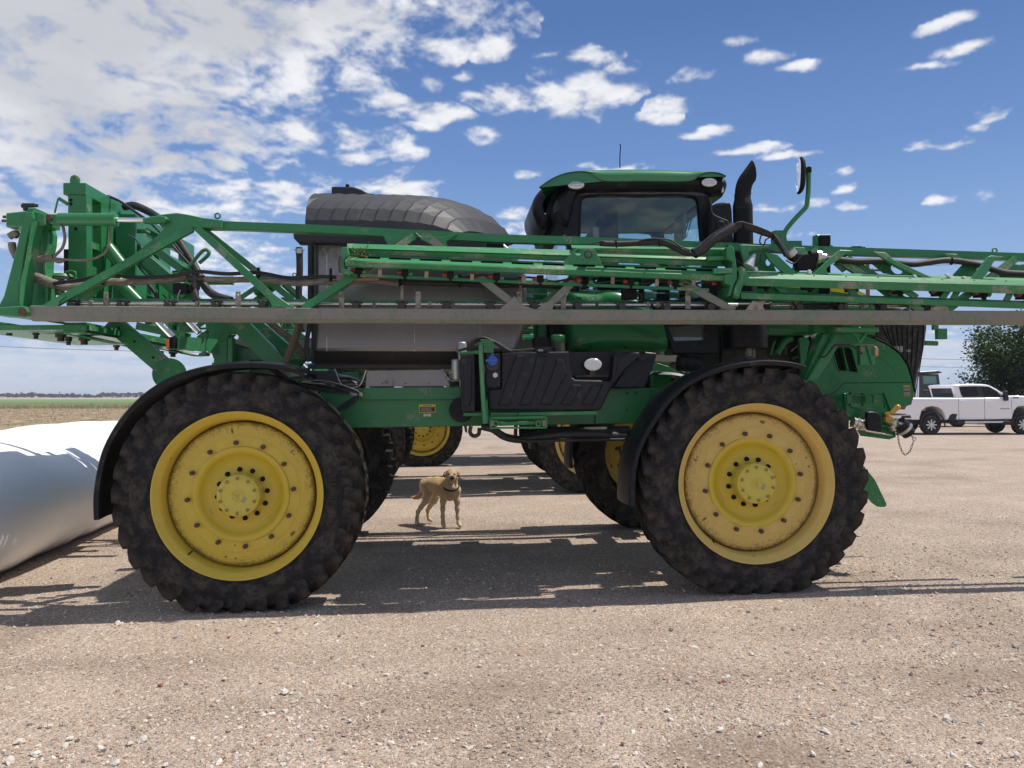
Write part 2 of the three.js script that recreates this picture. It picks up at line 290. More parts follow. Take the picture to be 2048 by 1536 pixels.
// ---------- wheel ----------
function latheZ(prof, seg = 96) { const g = new THREE.LatheGeometry(prof.map(p => new THREE.Vector2(p[0], p[1])), seg); g.rotateX(Math.PI / 2); return g; }
function latheUV(g, ku, kv) { const uv = g.attributes.uv; for (let i = 0; i < uv.count; i++) uv.setXY(i, uv.getX(i) * ku, uv.getY(i) * kv); return g; }
const FLAT = -0.945;
function squash(g, turn = 0) {                                          // the tyre flattens where it carries the load
  const p = g.attributes.position;
  for (let i = 0; i < p.count; i++) { const y = p.getY(i); if (y < FLAT + .05) { const z = p.getZ(i); p.setY(i, FLAT + .05 + (y - FLAT - .05) * .5); } }
  g.computeVertexNormals(); return g;
}
const tyreGeo = (() => {
  const half = [[.655, -.05], [.672, -.028], [.70, -.016], [.74, -.008], [.80, -.002], [.86, -.004], [.915, -.018], [.945, -.038], [.962, -.075], [.970, -.15], [.972, -.24]];
  const prof = [...half, ...half.slice(0, -1).reverse().map(([r, z]) => [r, -.48 - z])];
  return latheUV(latheZ(prof, 128), 9, 3);
})();
// one lug: from the middle of the tread out over the shoulder and down the side
function lugGeo(side) {
  const S = [[-.265, .955, 1.006, .026, .034], [-.19, .95, 1.012, .028, .038], [-.10, .94, 1.012, .030, .042], [-.028, .91, 1.005, .033, .047], [-.004, .90, .990, .034, .050], [.007, .885, .945, .035, .052], [.006, .865, .885, .034, .050], [-.006, .85, .86, .030, .044]];
  const secs = S.map(([z, r0, r1, a, b]) => {
    const th = (z + .0) * 1.02; const c = th;                           // sweeps round as it goes inwards
    const pt = (r, s) => V(Math.cos(c + s / r) * r, Math.sin(c + s / r) * r, z);
    return [pt(r0, -b), pt(r0, b), pt(r1, a), pt(r1, -a)];
  });
  let g = loft(secs);
  if (side < 0) { const p = g.attributes.position; for (let i = 0; i < p.count; i++) p.setZ(i, -.48 - p.getZ(i)); const pa = p.array; for (let i = 0; i < pa.length; i += 9) for (let k = 0; k < 3; k++) { const t = pa[i + 3 + k]; pa[i + 3 + k] = pa[i + 6 + k]; pa[i + 6 + k] = t; } g.computeVertexNormals(); }
  return g;
}
const LUGS = 32, lugNear = lugGeo(1), lugFar = lugGeo(-1);
const rimTexture = (ca, cb, sd) => tex(1024, 256, (u0, v) => { const u = u0 + sd * .25;                                // v runs from the bead over the disc inwards; dirt clings to the outer part of the disc
  const n = fbm(u * 64, v * 16, 64, 4, .6), f = vn(u * 512, v * 128, 512), big = fbm(u * 10, v * 3, 10, 3);
  let c = mix3(ca, cb, n);
  const edge = sst(.56, .63, v) * sst(.88, .70, v);
  c = mix3(c, [.12, .088, .05], .8 * clamp(sst(.72 - .40 * edge, .80 - .32 * edge, n * .55 + f * .45) * edge * sst(.15, .5, big + edge * .2)));
  c = mix3(c, [.09, .06, .04], sst(.80, .86, fbm(u * 48, v * 10 + 5, 48, 4, .6)) * .9);
  return c;
});
const rimPale = new THREE.MeshStandardMaterial({ map: rimTexture([.57, .40, .10], [.66, .47, .14], 3), roughness: .6 });
const rimMat = new THREE.MeshStandardMaterial({ map: rimTexture([.56, .40, .042], [.64, .47, .065], 0), roughness: .5 });
const rimGeo = latheZ([[.655, -.075], [.668, -.035], [.684, -.012], [.688, -.002], [.682, .004], [.672, -.004], [.660, -.020], [.640, -.040], [.628, -.052], [.622, -.075], [.612, -.125], [.607, -.185], [.597, -.185], [.594, -.134], [.560, -.128], [.500, -.120], [.475, -.118], [.470, -.112], [.395, -.110]].map(p => p), 96);
const padMat = dusty([.62, .45, .035], [.42, .31, .08], .12, .7, { seed: 51, rough: .42, spot: .004 });
const padGeo = latheZ([[.394, -.111], [.392, -.100], [.372, -.098], [.350, -.104], [.330, -.125], [.310, -.150], [.270, -.158], [.235, -.160], [.234, -.152], [.170, -.152]], 80);
const hubGeo = latheZ([[.172, -.16], [.172, -.02], [.170, -.012], [.164, -.004], [.150, 0], [.150, .004], [.134, .004], [.130, -.002], [.05, -.002], [.048, .004], [.044, .004], [.042, -.002], [.0005, -.002]], 60);
const nutGeo = merge([new THREE.CylinderGeometry(.020, .020, .045, 6), new THREE.CylinderGeometry(.010, .010, .068, 10), new THREE.CylinderGeometry(.026, .026, .008, 14).translate(0, -.018, 0)].map(g => g.rotateX(Math.PI / 2)));
const capBolt = latheZ([[.0005, .006], [.006, .006], [.0065, .002], [.011, .002], [.0115, .007], [.014, .007], [.014, 0]], 14);
const logoGeo = (() => {                                                // ring with slanted strokes, cast on the hub cap
  const out = []; for (const [x0, y0, x1, y1] of [[-.026, .018, .006, -.002], [-.026, .008, .006, -.012], [-.022, -.004, .006, -.021], [-.014, -.018, .006, -.030], [.006, .030, .006, -.002]]) out.push(bar(V(x0, y0, .003), V(x1, y1, .003), .004, .006));
  return merge(out);
})();
const plateGeo = box(.020, .046, .004);
function sideText(str, r, mid, h, flip) {                               // raised lettering bent round the sidewall
  const out = []; let a = 0; const adv = h * .86 / r, n = str.length;
  [...str].forEach((ch, i) => {
    const g = new TextGeometry(ch, { font, size: h, depth: .004, curveSegments: 2, bevelEnabled: false }); g.computeBoundingBox();
    g.translate(-(g.boundingBox.max.x + g.boundingBox.min.x) / 2, 0, 0); g.scale(.85, 1, 1);
    const th = mid - (i - (n - 1) / 2) * adv;
    g.translate(0, r, 0); g.rotateZ(th - Math.PI / 2); g.translate(0, 0, -.004); out.push(g);
  });
  return out;
}
const letterMat = std(.012, .012, .013, .6);
const textA = sideText('MICHELIN', .735, -.06, .055), textB = sideText('SPRAYBIB', .815, 1.38, .036);
function makeWheel(parent, { center, phase = 0, inner = false, letters = true, pale = false }) {
  const w = part(parent, 'wheel');
  w.position.copy(center); if (inner) w.rotation.y = Math.PI;
  const sp = part(w, 'x'); w.remove(sp);
  add(w, 'tyre', squash(tyreGeo.clone()), M.rubber);
  for (let i = 0; i < LUGS; i++) for (const s of [1, -1]) {
    const th = (i + (s > 0 ? 0 : .5)) / LUGS * 2 * Math.PI + phase, low = Math.sin(th);
    const m = add(w, 'lug', s > 0 ? lugNear : lugFar, M.lug); m.rotation.z = th;
    // lugs under load are pressed into the flat of the tyre
    if (low < -.93) { const g = (s > 0 ? lugNear : lugFar).clone().rotateZ(th); squash(g); m.geometry = g; m.rotation.z = 0; }
  }
  const rim = add(w, 'rim', rimGeo, pale ? rimPale : rimMat); rim.rotation.z = phase * 7;
  add(w, 'wheel_disc', padGeo, padMat);
  add(w, 'hub_cap', hubGeo, M.yellowClean);
  for (let i = 0; i < 12; i++) { const a = i / 12 * 2 * Math.PI + phase + .08, b = add(w, 'wheel_bolt', nutGeo, M.rust); b.position.set(.428 * Math.cos(a), .428 * Math.sin(a), -.098); b.rotation.z = a; }
  for (let i = 0; i < 12; i++) { const a = i / 12 * 2 * Math.PI + .1 + phase, b = add(w, 'wheel_nut', nutGeo, M.blackMatte); b.scale.setScalar(.82); b.position.set(.203 * Math.cos(a), .203 * Math.sin(a), -.138); b.rotation.z = a; }
  for (let i = 0; i < 10; i++) { const a = i / 10 * 2 * Math.PI + .3 + phase, b = add(w, 'cap_bolt', capBolt, M.capBolt); b.position.set(.142 * Math.cos(a), .142 * Math.sin(a), .003); }
  const lg = add(w, 'hub_emblem', logoGeo, M.yellowClean); lg.rotation.z = phase;
  const pl = add(w, 'data_plate', plateGeo, M.grey); pl.position.set(.062 * Math.cos(phase - .6), .062 * Math.sin(phase - .6), .001); pl.rotation.z = phase - .5;
  add(w, 'valve_stem', rod(V(.60 * Math.cos(phase + 4), .60 * Math.sin(phase + 4), -.10), V(.625 * Math.cos(phase + 4), .625 * Math.sin(phase + 4), -.05), .006), M.blackMatte);
  if (letters) for (const g of [...textA, ...textB]) add(w, 'sidewall_letter', g, letterMat);
  return w;
}
const cR = PP([475, 995], 0), cF = PP([1515, 970.5], 0);
cR.y = cF.y = .945; 
makeWheel(sprayer, { center: V(cR.x, cR.y, 0), phase: .0 });
makeWheel(sprayer, { center: V(cF.x, cF.y, 0), phase: .07, pale: true });
makeWheel(sprayer, { center: V(cR.x, cR.y, 2 * CW), phase: .03, inner: true, letters: false });
makeWheel(sprayer, { center: V(cF.x, cF.y, 2 * CW), phase: .05, inner: true, letters: false });

// ---------- fenders ----------
function fender(path, w0, width, name, mat = M.black) {
  const p = smooth(path.map(q => P2(q, w0)), 5), th = .014, secs = [];
  for (let i = 0; i < p.length; i++) {
    const a = p[Math.max(0, i - 1)], b = p[Math.min(p.length - 1, i + 1)], tx = b[0] - a[0], ty = b[1] - a[1], l = Math.hypot(tx, ty), nx = -ty / l, ny = tx / l;
    const o = (dn, dz) => V(p[i][0] + nx * dn, p[i][1] + ny * dn, w0 + dz);
    secs.push([o(-.035, 0), o(0, .006), o(.012, -.012), o(.014, -.06), o(.026, -.16), o(.026, -.34), o(.012, -width + .03), o(-.02, -width), o(-.03, -width), o(0, -width + .04), o(.012, -.34), o(.012, -.16), o(0, -.06), o(-.035, -.012)]);
  }
  return toCreasedNormals(loft(secs), .6);
}
const fr = part(sprayer, 'rear_fender');
add(fr, 'fender_shell', fender([[189, 1040], [188, 1000], [193, 955], [205, 905], [226, 862], [255, 822], [293, 786], [340, 757], [395, 738], [450, 729], [510, 727], [565, 732], [600, 742], [612, 750]], .03, .52), M.black);
add(fr, 'fender_bracket', rod(PP([540, 735], -.30), PP([655, 815], -.6), .022), M.darkMetal); add(fr, 'fender_bracket', rod(PP([250, 900], -.3), PP([330, 930], -.5), .016), M.darkMetal);
const ff = part(sprayer, 'front_fender');
add(ff, 'fender_shell', fender([[1262, 1012], [1262, 980], [1264, 945], [1271, 910], [1287, 872], [1307, 838], [1331, 804], [1362, 774], [1398, 752], [1440, 736], [1485, 726], [1535, 722], [1585, 726], [1613, 733]], .03, .52), M.black);
add(ff, 'fender_bracket', rod(PP([1500, 712], -.3), PP([1500, 735], -.3), .02), M.darkMetal); add(ff, 'fender_bracket', rod(PP([1285, 870], -.35), PP([1350, 880], -.5), .014), M.darkMetal);
for (const [q, n] of [[[300, 740], 'rear_fender'], [[1400, 740], 'front_fender']]) { const src = n === 'rear_fender' ? fr : ff; const c = part(sprayer, n); const m = add(c, 'fender_shell', src.children[0].geometry, M.black); c.scale.z = -1; c.position.z = 2 * CW; }

// ---------- chassis ----------
const ch = part(sprayer, 'chassis');
add(ch, 'frame_rail', prism([[640, 776], [727, 776], [1300, 776], [1640, 786], [1640, 848], [1300, 846], [1225, 848], [690, 856], [640, 840]], -.80, .10, .006), M.green);
add(ch, 'frame_rail', (() => { const g = prism([[640, 776], [727, 776], [1300, 776], [1640, 786], [1640, 848], [1300, 846], [1225, 848], [690, 856], [640, 840]], -.80, .10, .006); g.translate(0, 0, 2 * (CW + .80)); return g; })(), M.green);
add(ch, 'rail_flange', prism([[727, 775], [924, 774], [924, 799], [722, 800]], -.77, .06, .005), M.green);
add(ch, 'frame_plate', prism([[1196, 778], [1300, 776], [1300, 846], [1190, 848]], -.76, .04, .005, [circ(1254, 786, 4, 12), circ(1272, 786, 4, 12), circ(1254, 820, 4, 12)]), M.green);
for (const x of [700, 900, 1120, 1340, 1600]) add(ch, 'cross_member', (() => { const a = P(x, 815, -.85), b = a.clone(); b.z = 2 * CW + .85; const g = new THREE.BoxGeometry(.12, .2, Math.abs(a.z - b.z)); g.translate(a.x, a.y, (a.z + b.z) / 2); return boxUV(g); })(), M.green);
for (let k = 0; k < 4; k++) add(ch, 'hose_coil', (() => { const g = new THREE.TorusGeometry(.20 + .055 * k, .016, 8, 40, 4.6); g.rotateZ(k * .7 + 1); g.translate(cF.x - .05 * k, 1.0 + .02 * k, 2 * CW + .62 + .03 * k); return g; })(), M.hose);
for (const c of [cR, cF]) for (const s of [0, 1]) {                       // wheel legs and drive motors
  const z = s ? 2 * CW + .78 : -.78, d = s ? 1 : -1;
  add(ch, 'wheel_leg', [box(.22, 1.0, .16, c.x, 1.45, z), box(.16, .16, .9, c.x, 1.55, z + d * .5)], M.green);
  add(ch, 'drive_motor', [rod(V(c.x, .945, z - d * .28), V(c.x, .945, z + d * .16), .15), rod(V(c.x, .945, z + d * .16), V(c.x, .945, z + d * .3), .09), rod(V(c.x - .1, .99, z + d * .25), V(c.x - .3, 1.1, z + d * .2), .03)], M.darkMetal);
}
// warning label on the rail
function labelTex(w, h, draw) { const c = document.createElement('canvas'); c.width = w; c.height = h; const x = c.getContext('2d'); draw(x, w, h); const t = new THREE.CanvasTexture(c); t.colorSpace = THREE.SRGBColorSpace; return t; }
function decal(parent, name, px0, py0, px1, py1, w, draw, tw = 256, th = 128) {
  const a = P(px0, py0, w), b = P(px1, py1, w), g = new THREE.BoxGeometry(b.x - a.x, a.y - b.y, .003); g.translate((a.x + b.x) / 2, (a.y + b.y) / 2, w);
  return add(parent, name, g, new THREE.MeshStandardMaterial({ map: labelTex(tw, th, draw), roughness: .5 }));
}
decal(ch, 'warning_label', 838, 809, 871, 825, -.797, (x, w, h) => { x.fillStyle = '#d8b23a'; x.fillRect(0, 0, w, h); x.fillStyle = '#15130f'; x.fillRect(10, 38, w - 20, h - 48); x.font = 'bold 30px sans-serif'; x.textAlign = 'center'; x.fillText('CAUTION', w / 2, 31); x.fillStyle = '#c8c2b0'; for (let i = 0; i < 4; i++) x.fillRect(24, 52 + i * 16, w - 60 - (i * 37) % 50, 5); });
decal(ch, 'white_label', 847, 828, 862, 833, -.797, (x, w, h) => { x.fillStyle = '#c9c9c4'; x.fillRect(0, 0, w, h); x.fillStyle = '#444'; for (let i = 0; i < 3; i++) x.fillRect(20, 24 + i * 30, w - 50, 8); }, 128, 64);

// ---------- spray tank ----------
const tk = part(sprayer, 'spray_tank');
add(tk, 'tank_body', extr(smooth(poly(via(B, [[212, 470], [700, 470], [1330, 500], [1440, 530], [1505, 590], [1560, 700], [1582, 830], [1578, 1000], [1560, 1100], [1525, 1225], [1500, 1240], [900, 1240], [300, 1238], [212, 1236]]), -.76), 1, true), -.76, 2.28, .05, [], 3), M.tank);
add(tk, 'tank_sump', loft([[...via(B, [[214, 1236], [1515, 1236]]), ...via(B, [[1440, 1312], [214, 1316]])].map((q, i) => PP(q, i > 1 ? -.92 : -.775)), [...via(B, [[214, 1236], [1515, 1236]]), ...via(B, [[1440, 1312], [214, 1316]])].map((q, i) => { const v = PP(q, i > 1 ? -.92 : -.775); v.z = 2 * CW - v.z; return v; })]), M.tank);
add(tk, 'seam_flange', prism(via(B, [[180, 1308], [1140, 1308], [1140, 1336], [180, 1336]]), -.84, .05, .004), M.lid);
add(tk, 'corner_strip', prism(via(B, [[200, 550], [216, 550], [216, 1300], [200, 1300]]), -.73, .04, .004), M.lid);
for (const x of [300, 860, 1280]) add(tk, 'tank_seam', bar(PP(B(x, 600), -.758), PP(B(x, 1225), -.758), .003, .004), M.steel);
// ribbed lid: stepped shell that curves over the tank
const lidGeo = (() => {
  const top = [[622, 404], [640, 394], [690, 389], [760, 391], [830, 392], [880, 394], [910, 398], [935, 405], [955, 414], [972, 426], [990, 443], [1006, 464], [1014, 478]].map(q => P2(q, -1.55));
  const yTop = x => { for (let i = 0; i < top.length - 1; i++) if (x <= top[i + 1][0]) return mix(top[i][1], top[i + 1][1], clamp((x - top[i][0]) / (top[i + 1][0] - top[i][0]))); return top[top.length - 1][1]; };
  const x0 = top[0][0], x1 = top[top.length - 1][0], yb = P(800, 482, -.72).y, secs = [], N2 = 15;
  const sec = (x, s) => {
    const h = Math.max(.02, (yTop(x) - yb) * s), o = [];
    for (let k = 0; k <= 16; k++) { const t = k / 16, a = t * Math.PI, cz = Math.cos(a), sy = Math.pow(Math.sin(a), .72); o.push(V(Math.max(x0 + .09, x + .62 * (1 - Math.abs(cz)) - .50), yb + h * sy, CW + cz * (CW + .0) * -(.62) * (1))); }
    return o;
  };
  for (let i = 0; i < N2; i++) { const a = x0 + (x1 - x0) * i / N2, b = x0 + (x1 - x0) * (i + 1) / N2; secs.push(sec(a + .012, i < 2 ? 1 : 1.03), sec(b - .012, i < 2 ? 1 : .985)); }
  return { geo: loft(secs.map(s => s)), sec, x0, x1, yb };
})();
add(tk, 'ribbed_lid', lidGeo.geo, M.lid);
const streakMat = dusty([.26, .26, .25], [.10, .105, .11], .45, .12, { seed: 71, rough: .8 });
for (const [f, w, e] of [[.235, .016, 7], [.252, .009, 6], [.27, .02, 7], [.285, .007, 5]]) { const x = mix(lidGeo.x0, lidGeo.x1, f), S = [0, 1].map(k => lidGeo.sec(x + k * w, 1.036).slice(16 - e - 1)); const pos = []; for (let i = 0; i < S[0].length - 1; i++) { const [a, b, c, d] = [S[0][i], S[1][i], S[1][i + 1], S[0][i + 1]]; pos.push(...a.toArray(), ...b.toArray(), ...c.toArray(), ...a.toArray(), ...c.toArray(), ...d.toArray()); } const g = new THREE.BufferGeometry(); g.setAttribute('position', new THREE.Float32BufferAttribute(pos, 3)); g.computeVertexNormals(); add(tk, 'dried_streak', boxUV(g), streakMat); }
add(tk, 'walkway', (() => { const a = P(1052, 700, -1.0), b = P(1150, 700, -1.0), g = new THREE.BoxGeometry(b.x - a.x + .3, .05, 1.9); g.translate((a.x + b.x) / 2, a.y - .25, CW); return boxUV(g); })(), M.green);
add(tk, 'lid_rim', prism(via(B, [[82, 470], [100, 462], [700, 482], [1310, 512], [1322, 520], [1320, 570], [1305, 576], [700, 546], [115, 530], [86, 500]]), -.68, .14, .02, [], 3), M.lid);
add(tk, 'lid_rim', (() => { const g = prism(via(B, [[82, 470], [1322, 520], [1320, 570], [115, 530]]), -.68, .14, .02); g.translate(0, 0, 2 * CW + .68 * 2 + .14); return g; })(), M.lid);
add(tk, 'lid_end', prism(via(B, [[196, 250], [204, 238], [300, 232], [240, 420], [196, 430]]), -1.2, .9, .02, [], 2), M.lid);
add(tk, 'vent_box', prism(via(B, [[330, 240], [328, 172], [345, 168], [470, 171], [520, 188], [560, 210], [600, 216], [604, 240]]), -1.3, .6, .012, [], 2), M.lid);
add(tk, 'vent_cap', rod(PP(B(432, 172), -1.5), PP(B(432, 158), -1.5), .02), M.blackMatte);
add(tk, 'corner_window', prism(via(B, [[1322, 520], [1430, 524], [1432, 562], [1322, 562]]), -.74, .03, .003), M.blackMatte);
// streak of dried foam on the lid is left as dust of the lid; panels under the tank
add(tk, 'skirt_panel', prism(via(B, [[552, 1346], [1040, 1340], [1092, 1448], [545, 1452]]), -.82, .05, .005, []), M.tank);
add(tk, 'skirt_panel', prism(via(B, [[175, 1350], [360, 1350], [400, 1440], [175, 1440]]), -.84, .05, .005), M.lid);
for (const q of [[[350, 1338], [405, 1445], [505, 1445], [552, 1345]], [[1035, 1338], [1092, 1410], [1150, 1410]]]) add(tk, 'skirt_trim', tube(via(B, q).map(p => PP(p, -.79)), .007, 6), M.steel);
for (const x of [655, 803, 952]) add(tk, 'panel_bolt', rod(PP(B(x, 1430), -.815), PP(B(x, 1430), -.822), .006), M.blackMatte);
for (const [x, y0, y1, r] of [[1165, 1165, 1290, .042], [1128, 1275, 1410, .046]]) { const p = PP(B(x, y0), -.70), q = PP(B(x, y1), -.70); add(tk, 'filter_canister', new THREE.LatheGeometry([[0, 0], [r * .8, 0], [r, -.015], [r, -(p.y - q.y) * .45], [r * 1.12, -(p.y - q.y) * .47], [r * 1.12, -(p.y - q.y) * .55], [r * .95, -(p.y - q.y) * .58], [r * .95, -(p.y - q.y) * .93], [r * .6, q.y - p.y], [0, q.y - p.y]].reverse().map(a => new THREE.Vector2(...a)), 20).translate(p.x, p.y, p.z), M.silver); }
// plumbing at the rear corner of the tank
const pl = part(sprayer, 'plumbing');
add(pl, 'tank_hose', tube(via(A, [[1915, 560], [1918, 700], [1912, 850], [1925, 1000], [1945, 1100]]).map(q => PP(q, -.62)), .030, 10), M.hose);
add(pl, 'tank_hose', tube(via(A, [[1985, 520], [1985, 800], [1980, 1050], [1960, 1200], [1980, 1290]]).map(q => PP(q, -.70)), .022, 10), M.hose);
add(pl, 'hose_clamp', [rod(PP(A(1916, 570), -.62), PP(A(1916, 600), -.62), .034), rod(PP(A(1880, 575), -.6), PP(A(1950, 575), -.6), .005)], M.steel);
function corrug(pts, r, n = 90, seg = 12) {                               // ribbed hose
  const g = new THREE.TubeGeometry(new THREE.CatmullRomCurve3(pts, false, 'centripetal'), n * 2, r, seg, false), c = new THREE.CatmullRomCurve3(pts, false, 'centripetal'), p = g.attributes.position;
  for (let i = 0; i <= n * 2; i++) { const m = c.getPointAt(i / (n * 2)), s = i % 2 ? .88 : 1.05; for (let k = 0; k <= seg; k++) { const q = i * (seg + 1) + k; p.setXYZ(q, m.x + (p.getX(q) - m.x) * s, m.y + (p.getY(q) - m.y) * s, m.z + (p.getZ(q) - m.z) * s); } }
  g.computeVertexNormals(); return g;
}
add(pl, 'corrugated_hose', corrug(via(Ic, [[1650, 740], [1620, 880], [1560, 1050], [1500, 1200], [1450, 1330]]).map(q => PP(q, -.75)), .034, 44), M.hoseTan);
add(pl, 'corrugated_hose', corrug(via(Ic, [[1300, 780], [1420, 880], [1560, 990], [1650, 1100], [1700, 1200]]).map(q => PP(q, -1.0)), .030, 40), M.hoseDusty);
for (let k = 0; k < 7; k++) add(pl, 'hydraulic_hose', tube([[604, 764 + k * 1.5], [640, 762 + k * 3.2], [685, 771 + k * 2.6], [718, 786 + k * .6], [690, 806 + k * 2], [655, 830 - k * 2]].map((q, i) => PP(q, -.60 + .015 * ((k * 5 + i) % 3))), .009, 7, 40), M.hose);
add(pl, 'hose_clip', prism([[700, 783], [724, 786], [724, 793], [700, 790]], -.57, .06, .003), M.bracket);
add(pl, 'main_hose', tube(via(G, [[905, 680], [980, 700], [1050, 745], [1150, 765], [1250, 752], [1400, 735], [1600, 730], [1830, 745]]).map(q => PP(q, -.62)), .036, 10, 60), M.hose);
add(pl, 'main_hose', corrug(via(G, [[1160, 745], [1300, 718], [1450, 714], [1600, 712], [1850, 712]]).map(q => PP(q, -.75)), .050, 90), M.hose);
add(pl, 'main_hose', tube(via(G, [[1000, 690], [1060, 745], [1200, 775], [1400, 770], [1820, 765]]).map(q => PP(q, -.58)), .014, 8, 40), M.hose);
add(pl, 'tow_hook', tube(via(G, [[838, 680], [832, 715], [845, 738], [870, 742], [888, 728], [892, 690]]).map(q => PP(q, -.62)), .018, 8, 30), M.darkMetal);
add(pl, 'tow_hook', prism(via(G, [[792, 672], [812, 672], [815, 724], [800, 716]]), -.62, .03, .003), M.darkMetal);
// ---------- near boom: inner truss ----------
const W0 = -.06, WT = -.27, WB = -.46;                                    // near chord, top chord, far chord
const bm = part(sprayer, 'inner_boom');
function chord(pts, w, sec) { return loft(pts.map(([x, y]) => { const p = P(x, y, w); return sec.map(([dy, dz]) => V(p.x, p.y + dy, p.z + dz)); })); }
add(bm, 'lower_chord', chord([[60, 612], [300, 614], [640, 617], [1100, 619.5], [1640, 621], [2048, 622.5], [2260, 623]], W0, [[0, 0], [-.086, 0], [-.090, -.004], [-.118, -.030], [-.118, -.075], [-.09, -.1], [0, -.1], [.004, -.006]]), M.boomLow);
for (const x of [640, 1445, 1820]) add(bm, 'chord_weld', (() => { const p = P(x, 616, W0 + .001); return box(.006, .105, .105, p.x, p.y - .047, p.z - .05); })(), M.boomLow);
add(bm, 'lower_chord', chord([[150, 596.5], [700, 598.5], [1300, 602.5], [2150, 607]], WB, [[0, 0], [-.022, 0], [-.022, -.06], [0, -.06]]), M.green);
add(bm, 'top_chord', chord([[395, 440], [640, 449.5], [1000, 468.5], [1200, 474.5], [1453, 485], [1720, 495], [2048, 506], [2260, 513]], WT, [[0, 0], [-.066, 0], [-.07, -.006], [-.07, -.07], [0, -.07], [.004, -.03]]), M.green);
add(bm, 'pivot_gusset', prism(via(A, [[985, 372], [1015, 350], [1060, 345], [1130, 338], [1200, 348], [1300, 370], [1420, 384], [1420, 436], [1290, 433], [1235, 430], [1180, 440], [1110, 475], [1000, 540], [985, 505], [1045, 440], [1010, 405]]), WT + .035, .13, .006), M.green);
const pinGeo = (x, y, w, r, l = .03) => { const p = P(x, y, w); return rod(V(p.x, p.y, p.z + .01), V(p.x, p.y, p.z - l), r, r, 16); };
add(bm, 'pivot_pin', pinGeo(...A(1030, 375), WT + .06, .022), M.rust);
for (const q of [A(1392, 362), D(1860, 712)]) { const p = PP(q, WT - .035); const g = new THREE.TorusGeometry(.022, .007, 8, 18); g.translate(p.x, p.y + .005, p.z); add(bm, 'lifting_eye', g, M.green); }
const diag = (q0, q1, w0, w1, t, m, d = .028) => add(bm, 'brace', bar(PP(q0, w0), PP(q1, w1), t, d), m);
const greenFade = M.greenDusty;
diag(A(325, 925), A(1225, 432), W0 - .01, WT + .03, .062, greenFade, .045); diag(A(1255, 430), A(1810, 945), WT + .03, W0 - .01, .060, greenFade, .045);
diag([165, 598], [340, 460], WB, WT - .05, .055, M.green); diag([398, 452], [585, 600], WT - .05, WB, .055, M.green);
diag(B(150, 950), B(860, 485), W0 - .01, WT + .03, .062, greenFade, .04); diag(B(930, 480), B(1540, 955), WT + .03, W0 - .01, .062, M.boomLow, .04);
diag([650, 601], [815, 470], WB, WT - .05, .055, M.green); diag([850, 470], [1020, 603], WT - .05, WB, .055, M.green);
diag(B(1690, 960), C(730, 655), W0 - .01, WT + .03, .062, M.boomLow, .04); diag(C(700, 655), C(1500, 1092), WT + .03, W0 - .01, .062, M.boomLow, .04);
diag([1090, 604], [1225, 482], WB, WT - .05, .055, M.green); diag([1250, 482], [1440, 606], WT - .05, WB, .055, M.green);
diag(D(310, 1090), D(730, 700), W0 - .01, WT + .03, .062, M.greenDusty, .04); diag(D(760, 700), D(1400, 1095), WT + .03, W0 - .01, .062, M.greenDusty, .04);
diag([1520, 606], [1640, 495], WB, WT - .05, .055, M.green); diag([1660, 495], [1800, 606], WT - .05, WB, .055, M.green);
diag(D(1560, 1090), D(2000, 760), W0 - .01, WT + .03, .062, M.greenDusty, .04);
for (const q of [[[255, 938], [372, 938], [378, 905], [420, 868], [330, 895]], [[1700, 850], [1760, 860], [1850, 925], [1905, 942], [1745, 942]]]) add(bm, 'gusset', prism(via(A, q), W0 - .004, .012, .003), M.greenLit);
for (const q of [[[1640, 955], [1690, 915], [1760, 890], [1745, 958]], [[1500, 870], [1545, 925], [1640, 958], [1400, 958], [1470, 900]]]) add(bm, 'gusset', prism(via(B, q), W0 - .004, .012, .003), M.boomLow);
add(bm, 'gusset', prism(via(D, [[262, 1094], [310, 1030], [385, 1035], [378, 1065], [392, 1094]]), W0 - .004, .012, .003), M.bracket);
add(bm, 'gusset', prism(via(D, [[1438, 1096], [1480, 1062], [1560, 1064], [1568, 1096]]), W0 - .004, .02, .003), M.bracket);
add(bm, 'top_gusset', prism(via(B, [[865, 462], [900, 488], [1050, 492], [1128, 462], [1132, 478], [1065, 520], [1075, 560], [1000, 560], [905, 508]]), WT + .04, .04, .004), M.green);
add(bm, 'top_gusset', prism(via(B, [[660, 485], [900, 490], [800, 500], [720, 545], [690, 545]]), WT + .03, .03, .004), M.green);
// fold cylinder
add(bm, 'fold_cylinder', [rod(PP(A(380, 381), -.2), PP(A(738, 381), -.2), .054, .054, 24), rod(PP(A(728, 381), -.2), PP(A(746, 381), -.2), .058, .058, 24)], M.green);
add(bm, 'cylinder_rod', rod(PP(A(740, 384), -.2), PP(A(920, 386), -.2), .021, .021, 18), M.chrome);
add(bm, 'rod_eye', prism(via(A, [[912, 372], [950, 362], [1020, 352], [1060, 360], [1070, 378], [1055, 398], [960, 402], [912, 400]]), -.17, .07, .01), M.green);
add(bm, 'clevis', prism(via(A, [[285, 345], [385, 345], [385, 418], [330, 412], [285, 395]]), -.16, .08, .006), M.green); add(bm, 'pivot_pin', pinGeo(...A(312, 370), -.15, .026), M.rust);
